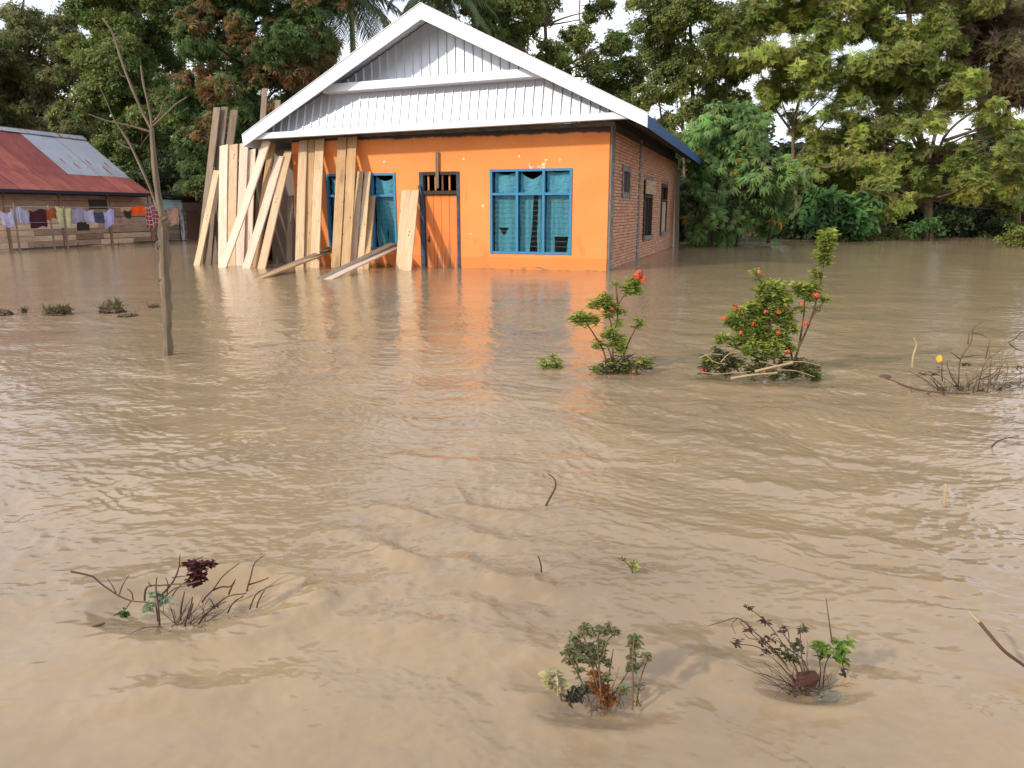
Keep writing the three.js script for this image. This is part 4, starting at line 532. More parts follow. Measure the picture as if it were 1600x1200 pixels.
for (const [i, [px, w, top, d, label]] of [[1235, 60, 330, 36, 'dark understory thicket right of the cassava shrub'], [1395, 60, 318, 38, 'dark understory thicket left of the forked trunk'], [1500, 60, 318, 38, 'dark understory thicket right of the forked trunk'], [1585, 60, 322, 39, 'dark understory thicket at the right edge'], [1300, 60, 325, 40, 'dark understory thicket behind the glossy shrub'],
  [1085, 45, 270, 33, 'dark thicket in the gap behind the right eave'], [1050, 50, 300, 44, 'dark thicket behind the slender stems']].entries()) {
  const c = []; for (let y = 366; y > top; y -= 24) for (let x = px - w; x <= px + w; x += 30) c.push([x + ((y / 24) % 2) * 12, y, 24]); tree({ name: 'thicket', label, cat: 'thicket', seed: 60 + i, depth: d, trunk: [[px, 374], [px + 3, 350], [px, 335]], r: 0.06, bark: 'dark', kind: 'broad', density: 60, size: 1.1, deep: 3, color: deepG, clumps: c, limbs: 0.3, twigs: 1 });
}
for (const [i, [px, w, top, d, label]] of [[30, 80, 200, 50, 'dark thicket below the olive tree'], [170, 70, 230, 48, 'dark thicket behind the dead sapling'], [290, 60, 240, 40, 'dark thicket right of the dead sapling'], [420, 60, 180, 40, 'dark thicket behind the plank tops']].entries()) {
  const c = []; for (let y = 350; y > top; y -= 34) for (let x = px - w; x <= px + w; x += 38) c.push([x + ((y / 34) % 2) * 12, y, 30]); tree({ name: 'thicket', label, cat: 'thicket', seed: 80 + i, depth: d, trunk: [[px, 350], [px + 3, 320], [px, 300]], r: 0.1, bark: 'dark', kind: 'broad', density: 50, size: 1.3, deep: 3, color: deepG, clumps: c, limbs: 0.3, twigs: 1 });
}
{ // far woods: one mass seen in gaps
  const rnd = rngOf(91), N = 14000, im = new THREE.InstancedMesh(sprays.broad[0], leafM, N); im.name = 'far_woods'; tag(im, 'distant dark woods behind all the trees', null, null, 'stuff');
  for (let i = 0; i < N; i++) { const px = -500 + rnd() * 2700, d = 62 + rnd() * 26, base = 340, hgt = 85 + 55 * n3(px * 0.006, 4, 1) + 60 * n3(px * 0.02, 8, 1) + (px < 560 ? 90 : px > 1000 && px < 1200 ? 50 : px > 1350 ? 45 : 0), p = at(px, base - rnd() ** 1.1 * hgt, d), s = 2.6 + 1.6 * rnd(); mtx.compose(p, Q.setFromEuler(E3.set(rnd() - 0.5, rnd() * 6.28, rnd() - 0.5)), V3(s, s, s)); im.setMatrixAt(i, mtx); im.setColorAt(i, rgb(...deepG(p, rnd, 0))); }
  scene.add(im);
}
// coconut palms behind the ridge
function palm(name, label, px, py, depth, seed, lens, trunkPx) {
  const c = at(px, py, depth), b = at(trunkPx, 340, depth), t = thing(name, label, 'palm', [b.x, 0, b.z]), rnd = rngOf(seed), loc = (p) => p.clone().sub(t.position);
  part('trunk', limb([V3(b.x, -0.4, b.z), b.clone().lerp(c, 0.5).add(V3(0.15, 0, 0)), c].map(loc), 0.16, 0.12, 8, 14, 0.15), barks.grey, t);
  const gm = [[0.10, 0.15, 0.04], [0.16, 0.19, 0.05], [0.06, 0.10, 0.035], [0.24, 0.23, 0.07]].map((k) => new THREE.MeshPhysicalMaterial({ color: rgb(...k), roughness: 0.5, transmission: 0.2, thickness: 0, side: THREE.DoubleSide }));
  for (let i = 0; i < 26; i++) {
    const a = i * 2.4 + rnd() * 0.4, L = lens * (0.85 + 0.3 * rnd()), rise = 1.05 - 1.75 * (i / 26) + 0.2 * (rnd() - 0.5), dir = V3(Math.cos(a), 0, Math.sin(a)), pts = [], out = [];
    for (let k = 0; k <= 6; k++) { const q = k / 6; pts.push(c.clone().addScaledVector(dir, L * (Math.sin(q * 1.35) * Math.cos(rise * 0.7)) * 0.8).add(V3(0, L * (Math.sin(rise) * q - 0.62 * q * q), 0))); }
    const cv = new THREE.CatmullRomCurve3(pts); out.push(limb(pts.map(loc), 0.035, 0.008, 4, 8));
    for (let k = 2; k < 40; k++) { const q = k / 40, p = loc(cv.getPoint(q)), T = cv.getTangent(q), side = T.clone().cross(up).normalize(); for (const s of [-1, 1]) { const l = 0.75 * Math.sin(Math.min(1, q * 1.25 + 0.18) * 2.6) + 0.12, d = T.clone().multiplyScalar(0.55).addScaledVector(side, s * 0.8).add(V3(0, -0.35 - 0.4 * rnd(), 0)).normalize(), e = p.clone().addScaledVector(d, l * 0.6), e2 = p.clone().addScaledVector(d, l).add(V3(0, -0.2 * l, 0)), w = T.clone().multiplyScalar(0.034); const g = new THREE.BufferGeometry(); const P = [p.clone().sub(w), p.clone().add(w), e.clone().sub(w), e.clone().add(w), e2]; g.setAttribute('position', new THREE.Float32BufferAttribute(P.flatMap((v) => [v.x, v.y, v.z]), 3)); g.setIndex([0, 1, 2, 1, 3, 2, 2, 3, 4]); out.push(g); } }
    const g = merge(out.map((q) => { q.deleteAttribute('normal'); q.deleteAttribute('uv'); return q; })); g.computeVertexNormals(); part('frond', g, gm[i < 8 ? 0 : Math.floor(rnd() * 4)], t);
  }
}
palm('coconut_palm', 'coconut palm with drooping fronds left of the roof peak', 548, -8, 40, 101, 3.6, 552);
palm('coconut_palm', 'coconut palm just right of the roof peak', 692, -12, 42, 102, 3.6, 694);
palm('coconut_palm', 'coconut palm mostly hidden, its fronds over the left roof slope', 480, -50, 43, 103, 3.2, 480);

// ---------------------------------------------------------------- plants and debris in the water
{ // dead sapling
  const Z = 6.57, P = (l) => l.map(([x, y, d = 0]) => at(x, y, Z + d)), b = at(263, 556, Z), t = thing('dead_sapling', 'bare leafless sapling standing in the water before the rusty house', 'sapling', [b.x, 0, b.z]), loc = (p) => p.sub(t.position);
  const bark = mat({ map: barkTex([0.34, 0.29, 0.23], [0.54, 0.47, 0.38], 501), roughness: 0.95, bumpMap: woodBump, bumpScale: 0.004 });
  const tr = P([[264, 640], [263, 556], [260, 480], [257, 420], [255, 345], [245, 290], [240, 240], [237, 200]]); 
  const knob = (px, py, r) => { const g = new THREE.IcosahedronGeometry(r, 2), p = g.attributes.position; for (let i = 0; i < p.count; i++) { const k = 1 + 0.5 * n3(p.getX(i) * 60, p.getY(i) * 60, p.getZ(i) * 60 + px); p.setXYZ(i, p.getX(i) * k, p.getY(i) * k * 1.3, p.getZ(i) * k); } g.computeVertexNormals(); const c = loc(at(px, py, Z)); return g.translate(c.x, c.y, c.z); };
  part('trunk', merge([limb(tr.slice(0, 5).map((p) => loc(p.clone())), 0.040, 0.042, 10, 30, 0.5), limb(tr.slice(4).map((p) => loc(p.clone())), 0.028, 0.018, 8, 16, 0.3), knob(256, 347, 0.042), knob(250, 385, 0.036), knob(258, 352, 0.035), knob(252, 440, 0.037)]), bark, t);
  const br = (l, r0, r1) => part('branch', limb(P(l).map(loc), r0, r1, 6, 0, 0.2), bark, t);
  br([[237, 202], [225, 180], [205, 135], [190, 95], [175, 50], [160, 28]], 0.014, 0.008); br([[238, 200], [232, 165], [224, 130], [220, 102]], 0.012, 0.008); br([[238, 198], [258, 180], [275, 163], [292, 152]], 0.010, 0.005);
  br([[239, 192], [250, 178], [255, 158]], 0.008, 0.004); br([[236, 206], [205, 197], [165, 188], [138, 178]], 0.009, 0.004); br([[248, 330], [235, 295], [215, 250], [200, 220], [190, 205]], 0.015, 0.008); br([[204, 232], [193, 228], [182, 220]], 0.007, 0.004); br([[195, 210], [180, 190], [165, 155], [155, 135]], 0.006, 0.003); br([[198, 120], [190, 118], [186, 112]], 0.005, 0.003);
  for (const [x, y, x2, y2] of [[256, 350, 264, 338], [255, 350, 250, 340], [260, 365, 267, 360], [256, 352, 270, 348], [247, 330, 254, 322]]) br([[x, y], [(x + x2) / 2, (y + y2) / 2 - 1], [x2, y2]], 0.008, 0.004);
}
const stemM = mat({ map: barkTex([0.30, 0.22, 0.15], [0.46, 0.36, 0.26], 511), roughness: 0.9 }), deadM = mat({ map: barkTex([0.27, 0.19, 0.15], [0.42, 0.31, 0.25], 521), roughness: 0.85 }), strawM = mat({ map: barkTex([0.60, 0.51, 0.38], [0.75, 0.66, 0.51], 531), roughness: 0.8 });
// leaves of one plant joined: [x, y, r] in zoom coordinates
function foliage(t, list, Z, zx, zy, zs, seed, len, dens, cfun, deep = 0.8, wr = 0.42) {
  const rnd = rngOf(seed), out = [];
  for (const [x, y, r] of list) { const c = at(zx + x / zs, zy + y / zs, Z + (rnd() - 0.5) * r / zs / FPX * Z * 1.2), R0 = r / zs / FPX * Z, n = Math.round(dens * r * r / zs / zs / 40) + 4;
    for (let i = 0; i < n; i++) { const d = V3(rnd() * 2 - 1, rnd() * 2 - 1, (rnd() * 2 - 1) * deep).normalize().multiplyScalar(R0 * Math.pow(rnd(), 0.5)), p = c.clone().add(d); if (p.y < 0.002) p.y = 0.002 + rnd() * 0.02; const nr = 2 + Math.floor(rnd() * 3), a0 = rnd() * 6.28, tl = (rnd() - 0.5) * 1.6, tc = cfun(rnd, d.y / R0);
      for (let k = 0; k < nr; k++) { const l = len * (0.5 + 0.7 * rnd()), g = leaf(l, l * wr * (0.7 + 0.5 * rnd()), 0.25, 0.1 + 0.4 * rnd()); g.applyQuaternion(Q.setFromEuler(E3.set(tl, a0 + k * 6.28 / nr + rnd() * 0.5, 0.15 + 0.7 * rnd() - 0.2, 'YZX'))); g.translate(p.x - t.position.x + (rnd() - 0.5) * len * 0.7, p.y - t.position.y + (rnd() - 0.5) * len * 0.7, p.z - t.position.z + (rnd() - 0.5) * len * 0.7); out.push(paint(g, tc.map((q) => q * (0.85 + 0.3 * rnd())))); } } }
  const g = mergeGeometries(out.map((q) => q.toNonIndexed())); g.computeVertexNormals(); const m = part('foliage', g, leafM, t); m.userData.kind = 'stuff'; return m;
}
const flowerM = mat({ vertexColors: true, roughness: 0.7 });
function flower(t, x, y, Z, zx, zy, zs, seed, r = 0.035, c = [0.66, 0.085, 0.03]) { // an ixora head: a dome of many four-petalled florets
  const rnd = rngOf(seed), out = [], o = at(zx + x / zs, zy + y / zs, Z - 0.05).sub(t.position);
  for (let i = 0; i < 26; i++) { const d = V3(rnd() * 2 - 1, rnd() * 1.6 - 0.5, rnd() * 2 - 1).normalize(), p = o.clone().addScaledVector(d, r * (0.75 + 0.3 * rnd())); Q.setFromUnitVectors(up, d); for (let k = 0; k < 4; k++) { const g = leaf(r * 0.45, r * 0.3, 0.1, 0.2); g.rotateY(k * 1.57 + i); g.applyQuaternion(Q); g.translate(p.x, p.y, p.z); out.push(paint(g, c.map((q) => q * (0.75 + 0.6 * rnd())))); } }
  const g = mergeGeometries(out.map((q) => q.toNonIndexed())); g.computeVertexNormals(); return part('flower', g, flowerM, t);
}
const wires = (t, name, lines, Z, zx, zy, zs, r0, r1, m, label, dz = 0.05, seed = 3) => { const rnd = rngOf(seed); const gs = lines.map((l) => { const d0 = (rnd() - 0.5) * dz, d1 = (rnd() - 0.5) * dz; return limb(l.map(([x, y], i) => at(zx + x / zs, zy + y / zs, Z + lerp(d0, d1, l.length > 1 ? i / (l.length - 1) : 0)).sub(t.position)), r0, r1, 5, 0, 0.15); }); return gs.map((g) => part(name, g, m, t, label)); };
// crooked thin dead twigs sticking out of one spot in all directions, each with a side shoot
function tangle(t, px, py, Z, n, len, r0, seed, m, lean = [0, 0, 0]) {
  const rnd = rngOf(seed), o = at(px, py, Z); o.y = -0.015;
  for (let i = 0; i < n; i++) { const d = V3(rnd() - 0.5 + lean[0], 0.15 + 0.75 * rnd() + lean[1], rnd() - 0.5 + lean[2]).normalize(), L = len * (0.35 + 0.8 * rnd() ** 1.5), p = o.clone().add(V3((rnd() - 0.5) * len * 0.7, 0, (rnd() - 0.5) * len * 0.35)), pts = [p.clone()]; let q = p.clone(); for (let k = 0; k < 4; k++) { d.add(V3(rnd() - 0.5, (rnd() - 0.62) * 0.9, rnd() - 0.5).multiplyScalar(0.55)).normalize(); q = q.clone().addScaledVector(d, L / 4); pts.push(q); }
    const gs = [limb(pts.map((v) => v.clone().sub(t.position)), r0, r0 * 0.4, 5, 8, 0.3)], j = pts[2 + Math.floor(rnd() * 2)], e = j.clone().addScaledVector(d.clone().add(V3(rnd() - 0.5, rnd() - 0.3, rnd() - 0.5).multiplyScalar(1.5)).normalize(), L * 0.35); gs.push(limb([j, j.clone().lerp(e, 0.5).add(V3(0.004, 0.004, 0)), e].map((v) => v.clone().sub(t.position)), r0 * 0.55, r0 * 0.3, 4, 4)); part('twig', merge(gs), m, t); }
}
const IX = (rnd, h) => mix3([0.15, 0.22, 0.035], [0.48, 0.53, 0.09], clamp(0.45 + 0.35 * h + 0.8 * (rnd() - 0.5), 0, 1)), MUCK = (rnd) => mix3([0.09, 0.075, 0.04], [0.16, 0.16, 0.055], rnd());
{
  const Z = 5.87, b = at(960, 582, Z), t = thing('ixora_shrub', 'thin leaning ixora shrub with a red flower head at its tip', 'shrub', [b.x, 0, b.z]), a = [Z, 820, 350, 3.2];
  wires(t, 'stem', [[[412, 760], [395, 640], [350, 560], [305, 495], [270, 470]], [[440, 760], [440, 640], [442, 560], [462, 480], [470, 400], [520, 330], [565, 280]], [[490, 760], [495, 660], [520, 590], [545, 540], [568, 500]], [[442, 560], [425, 480], [395, 420]], [[465, 400], [458, 340], [455, 290]], [[430, 740], [430, 660], [400, 600], [375, 600]]], ...a, 0.008, 0.004, stemM);
  foliage(t, [[548, 295, 34], [458, 298, 13], [522, 330, 30], [560, 330, 22], [400, 385, 40], [350, 402, 26], [435, 420, 30], [420, 450, 26], [288, 474, 42], [255, 476, 22], [345, 480, 26], [470, 500, 18], [430, 545, 26], [470, 580, 30], [370, 605, 26], [570, 510, 20], [562, 480, 12], [480, 625, 28], [400, 560, 14], [480, 440, 16], [440, 600, 20]], ...a, 201, 0.045, 22, IX);
  foliage(t, [[430, 705, 38], [500, 700, 44], [590, 695, 34], [530, 725, 36], [370, 728, 30], [455, 745, 26], [600, 720, 20]], ...a, 202, 0.05, 10, (r) => (r() < 0.6 ? MUCK(r) : IX(r, 0)), 0.7);
  wires(t, 'twig', [[[320, 725], [390, 740], [480, 735]], [[540, 700], [610, 690], [655, 662]], [[480, 690], [530, 660], [550, 645]]], ...a, 0.006, 0.003, deadM);
  [[572, 248], [592, 275], [560, 262], [436, 426], [545, 738], [400, 352]].forEach(([x, y], i) => flower(t, x, y, ...a, 300 + i, i < 3 ? 0.03 : 0.017, i === 4 ? [0.5, 0.16, 0.12] : i === 5 ? [0.32, 0.18, 0.06] : undefined));
}
{
  const Z = 5.63, b = at(1190, 592, Z), t = thing('ixora_shrub', 'bushy ixora shrub with many red flowers ringed by flood debris', 'shrub', [b.x, 0, b.z]), a = [Z, 820, 350, 3.2];
  wires(t, 'stem', [[[1340, 720], [1370, 620], [1410, 530], [1445, 430], [1480, 285], [1500, 180], [1515, 70]], [[1340, 690], [1320, 590], [1285, 480], [1250, 400]], [[1370, 620], [1392, 480], [1402, 370]], [[1430, 470], [1470, 420], [1505, 375]], [[1250, 700], [1230, 600], [1180, 480], [1090, 430]], [[1230, 650], [1120, 560], [1040, 490]], [[1240, 600], [1220, 450], [1200, 340], [1150, 235]], [[1210, 690], [1100, 640], [990, 585]]], ...a, 0.009, 0.004, stemM);
  foliage(t, [[1512, 72, 38], [1525, 52, 28], [1505, 110, 32], [1490, 152, 34], [1498, 190, 24], [1462, 262, 20], [1450, 245, 12], [1152, 238, 10], [1165, 275, 9], [1398, 335, 44], [1442, 325, 34], [1372, 318, 30], [1420, 375, 26], [1500, 380, 16], [1470, 430, 14], [1380, 430, 16], [1195, 325, 38], [1248, 335, 52], [1292, 385, 44], [1190, 388, 36], [1130, 420, 36], [1068, 448, 36], [1025, 490, 30], [1080, 512, 36], [1150, 500, 46], [1232, 450, 56], [1302, 470, 46], [1328, 520, 34], [1200, 560, 56], [1100, 560, 44], [1270, 570, 50], [1230, 630, 56], [1130, 622, 44], [982, 578, 30], [1320, 620, 26], [1060, 600, 28], [1160, 440, 30]], ...a, 211, 0.045, 26, IX);
  foliage(t, [[920, 690, 40], [990, 670, 40], [1060, 700, 36], [1140, 740, 36], [1240, 750, 38], [1340, 745, 40], [1430, 730, 42], [1300, 700, 36], [900, 735, 24], [1180, 700, 34], [1380, 700, 30], [1450, 760, 26], [1000, 735, 30], [960, 640, 26]], ...a, 212, 0.045, 18, (r) => (r() < 0.75 ? MUCK(r) : IX(r, 0)), 0.9);
  wires(t, 'twig', [[[880, 740], [960, 750], [1040, 745], [1130, 738]], [[1170, 686], [1230, 700], [1290, 730]], [[1260, 730], [1360, 735], [1450, 765]], [[900, 650], [950, 690], [1010, 700]], [[980, 690], [1020, 650], [1080, 640]], [[1290, 690], [1400, 690], [1480, 710]], [[870, 670], [930, 650], [990, 655]]], Z - 0.12, 820, 350, 3.2, 0.0045, 0.0025, strawM);
  wires(t, 'stick', [[[1150, 738], [1240, 716], [1340, 694]], [[1030, 773], [1140, 755], [1262, 745]]], Z - 0.3, 820, 350, 3.2, 0.012, 0.010, strawM, 'pale peeled stick caught in the debris', 0);
  [[1172, 240], [1050, 414], [1080, 430], [1205, 440], [1270, 440], [1145, 500], [1080, 545], [1266, 545], [1312, 640], [1386, 398], [1455, 358], [1406, 500], [893, 735], [996, 472]].forEach(([x, y], i) => flower(t, x, y, ...a, 330 + i, [8, 10, 11, 12].includes(i) ? 0.025 : 0.018, i === 12 ? [0.36, 0.05, 0.045] : i % 3 ? undefined : [0.62, 0.12, 0.07]));
}
{
  const Z = 5.99, b = at(860, 577, Z), t = thing('sprout', 'small green tuft left of the thin ixora shrub', 'plant', [b.x, 0, b.z]), a = [Z, 820, 350, 3.2];
  foliage(t, [[95, 705, 20], [150, 695, 24], [165, 718, 20], [140, 665, 8], [90, 682, 10]], ...a, 221, 0.05, 12, IX); wires(t, 'stem', [[[97, 740], [95, 690]], [[150, 740], [148, 690], [138, 645]]], ...a, 0.006, 0.003, stemM);
}
{ // twiggy wreck at the right
  const Z = 5.21, b = at(1500, 612, Z), t = thing('drowned_bush', 'bare drowned bush of thin twigs with one yellow leaf at the right', 'bush', [b.x, 0, b.z]), a = [Z, 1300, 420, 4];
  wires(t, 'branch', [[[785, 790], [792, 700], [805, 560], [868, 465], [888, 365], [950, 330]], [[802, 565], [770, 540], [738, 520]], [[808, 552], [870, 545], [935, 540]], [[905, 790], [925, 690], [955, 590], [1010, 540], [1060, 500]], [[950, 830], [972, 760], [995, 690], [1050, 640]], [[700, 790], [690, 740], [640, 690], [600, 660], [545, 655]], [[690, 700], [685, 640], [690, 580]], [[790, 740], [750, 680], [720, 590], [735, 560]], [[850, 470], [855, 400]], [[870, 600], [840, 590], [815, 600]], [[1010, 790], [1060, 740], [1130, 720]], [[930, 690], [1000, 660], [1040, 620]], [[880, 400], [930, 410], [970, 430]], [[1100, 460], [1140, 440], [1180, 400], [1200, 390]], [[1110, 470], [1150, 500], [1200, 520]], [[960, 560], [975, 500], [990, 440]]], ...a, 0.0045, 0.0018, deadM, null, 0.3);
  foliage(t, [[700, 775, 26], [915, 755, 24], [780, 740, 14], [1050, 760, 26], [640, 665, 14], [1120, 730, 18], [680, 640, 18], [840, 600, 14], [560, 665, 14], [1175, 625, 22]], ...a, 231, 0.03, 6, (r) => mix3([0.05, 0.035, 0.025], [0.11, 0.075, 0.045], r()), 0.8);
  tangle(t, 1495, 612, Z, 16, 0.36, 0.0027, 931, deadM, [0.2, 0, 0]); tangle(t, 1530, 612, Z + 0.1, 16, 0.4, 0.0023, 932, deadM, [0.25, 0, 0]); tangle(t, 1572, 606, Z + 0.1, 14, 0.4, 0.0023, 933, deadM, [0.2, 0.1, 0]); tangle(t, 1470, 610, Z, 8, 0.25, 0.004, 934, deadM, [-0.5, -0.2, 0]);
  const yl = leaf(0.055, 0.042, 0.1, 0.1).toNonIndexed(); yl.computeVertexNormals(); const yp = at(1465, 566, Z - 0.1).sub(t.position); part('leaf', yl.rotateX(1.2).rotateZ(1.3).translate(yp.x, yp.y, yp.z), mat({ color: rgb(0.62, 0.36, 0.03) }), t, 'single yellow leaf');
}
{ const p = onWater(1383, 592), t = thing('floating_branch', 'thin dark branch floating left of the drowned bush', 'branch', [p.x, 0, p.z]); const Q2 = (x, y) => { const q = onWater(1300 + x / 4, 420 + y / 4).sub(t.position); q.y = 0.012; return q; };
  part('twig', limb([Q2(320, 690), Q2(400, 720), Q2(490, 752), Q2(580, 772), Q2(700, 785), Q2(860, 790)], 0.009, 0.004, 6), deadM, t); part('root_knot', new THREE.IcosahedronGeometry(0.035, 2).scale(1.3, 0.7, 1).translate(Q2(332, 688).x, 0.012, Q2(332, 688).z), deadM, t); }
function stick(name, label, cat, pts, Z, r0, r1, m, dz = 0) { const b = at(...pts[0], Z), t = thing(name, label, cat, [b.x, 0, b.z]); part('stem', limb(pts.map(([x, y], i) => at(x, y, Z + dz * i).sub(t.position)), r0, r1, 6, 0, 0.2), m, t); return t; }
stick('straw', 'pale straw standing in the water left of the drowned bush', 'stalk', [[1425, 574], [1427, 555], [1432, 538], [1428, 528]], 5.8, 0.008, 0.004, strawM);
stick('twig', 'faint forked twig near the right edge below the drowned bush', 'twig', [[1548, 700], [1558, 690], [1575, 684], [1592, 682]], 3.88, 0.005, 0.002, deadM, -0.02);
stick('curved_twig', 'dark curved twig poking from the water mid picture', 'twig', [[853, 790], [861, 775], [868, 760], [866, 748], [856, 740]], 3.07, 0.0045, 0.0025, deadM);
stick('twig', 'short brown twig above the bottom shrub', 'twig', [[846, 894], [845, 882], [841, 869]], 2.45, 0.0035, 0.002, deadM);
stick('stake', 'short broken stake at the right with a pale top', 'stake', [[1475, 790], [1476, 775], [1478, 756]], 3.07, 0.0075, 0.006, strawM);
stick('straw', 'tiny pale straw near the middle right of the flow', 'stalk', [[1055, 722], [1053, 713]], 3.65, 0.006, 0.003, strawM);
{ const t = stick('stick', 'thin dark stick slanting in from the right edge', 'stick', [[1620, 1058], [1600, 1040], [1570, 1018], [1545, 990], [1530, 972]], 1.80, 0.004, 0.005, deadM, 0.03); part('tip', limb([at(1530, 972, 1.92), at(1521, 963, 1.93), at(1514, 955, 1.94)].map((p) => p.sub(t.position)), 0.006, 0.003, 6), strawM, t, 'pale peeled tip'); }
{ const Z = 2.45, b = at(990, 895, Z), t = thing('sprout', 'tiny green sprig with one brown leaf in the middle of the flow', 'plant', [b.x, 0, b.z]), a = [Z, 500, 650, 2.6667]; wires(t, 'stem', [[[1302, 660], [1300, 630], [1308, 600]], [[1300, 640], [1280, 615], [1266, 602]]], ...a, 0.0025, 0.0015, stemM); foliage(t, [[1303, 615, 13], [1318, 640, 9], [1296, 632, 7]], ...a, 241, 0.016, 9, IX); foliage(t, [[1266, 602, 5]], ...a, 242, 0.014, 8, () => [0.28, 0.10, 0.04]); }
{ const p = onWater(155, 984); const g = box(0.035, 0.006, 0.009, 0, 0, 0, 0.002).rotateY(0.7).translate(p.x, waterY(p.x, p.z) + 0.004, p.z); solo('bark_chip', g, deadM, 'small dark chip of bark floating below the left twig clump', 'debris'); }
{ // twig clump, bottom left
  const Z = 2.15, b = at(285, 968, Z), t = thing('drowned_bush', 'bare dark twigs with maroon leaves poking out at lower left', 'bush', [b.x, 0, b.z]), a = [Z, 60, 820, 3.636];
  wires(t, 'branch', [[[185, 265], [250, 278], [310, 295], [350, 330], [390, 360], [460, 405], [530, 432], [610, 440], [690, 458]], [[690, 590], [684, 500], [680, 450], [668, 370], [672, 300]], [[680, 580], [675, 500], [663, 440]], [[604, 430], [606, 385], [622, 350], [700, 345], [780, 338], [850, 335], [920, 318]], [[700, 400], [760, 330], [790, 270], [800, 240], [840, 215]], [[828, 590], [845, 520], [868, 450], [875, 410]], [[808, 580], [812, 470], [830, 380]], [[838, 580], [860, 510], [880, 445]], [[905, 570], [950, 510], [1000, 465], [1080, 405], [1180, 390]]], ...a, 0.0034, 0.0018, deadM, null, 0.12);
  wires(t, 'twig', [[[440, 385], [420, 345], [390, 305]], [[460, 395], [480, 340], [515, 285]], [[538, 425], [530, 385], [505, 362]], [[525, 435], [505, 465], [490, 490]], [[760, 300], [810, 293], [850, 290]], [[720, 405], [780, 360], [850, 345]], [[1000, 465], [985, 435], [970, 418]], [[840, 290], [890, 210], [935, 180]], [[800, 235], [805, 170]], [[640, 350], [625, 325]], [[730, 400], [735, 330], [720, 300]], [[750, 420], [800, 350], [860, 310]]], ...a, 0.0022, 0.0011, deadM, null, 0.12, 8);
  foliage(t, [[900, 235, 30], [855, 220, 18], [955, 235, 28], [905, 275, 32], [880, 325, 28], [985, 228, 14], [925, 295, 22]], ...a, 251, 0.02, 7, (r) => mix3([0.055, 0.012, 0.014], [0.15, 0.03, 0.025], r()), 0.8, 0.7);
  foliage(t, [[625, 465, 24], [705, 430, 26], [652, 400, 16], [690, 400, 14]], ...a, 252, 0.018, 12, (r) => mix3([0.25, 0.34, 0.17], [0.42, 0.50, 0.32], r()), 0.6, 0.7); foliage(t, [[490, 508, 16]], ...a, 253, 0.022, 14, (r) => mix3([0.03, 0.09, 0.015], [0.07, 0.17, 0.02], r()), 0.6, 0.6); foliage(t, [[1003, 467, 10]], ...a, 254, 0.012, 10, () => [0.03, 0.025, 0.02]);
  const far = (Z2, lines, r0) => wires(t, 'branch', lines, Z2, 60, 820, 3.636, r0, r0 * 0.5, deadM, null, 0.01, 12);
  far(2.285, [[[930, 440], [950, 410], [990, 370], [1050, 290], [1140, 218]], [[990, 372], [1040, 352], [1090, 350], [1120, 310]], [[1080, 395], [1100, 350], [1115, 325]]], 0.0034);
  far(2.355, [[[1184, 375], [1190, 350], [1205, 300], [1230, 215], [1275, 180]], [[1195, 340], [1260, 320], [1310, 300]]], 0.0032); far(2.24, [[[1200, 480], [1210, 450], [1240, 392], [1290, 362], [1332, 345]], [[1240, 470], [1250, 435], [1270, 395], [1285, 372]], [[1075, 500], [1090, 470], [1120, 430], [1165, 408]]], 0.003);
  tangle(t, 275, 968, Z - 0.02, 14, 0.13, 0.0017, 901, deadM, [0.1, -0.15, 0]); tangle(t, 310, 960, Z, 12, 0.15, 0.0016, 902, deadM, [0.35, -0.1, 0]);
}
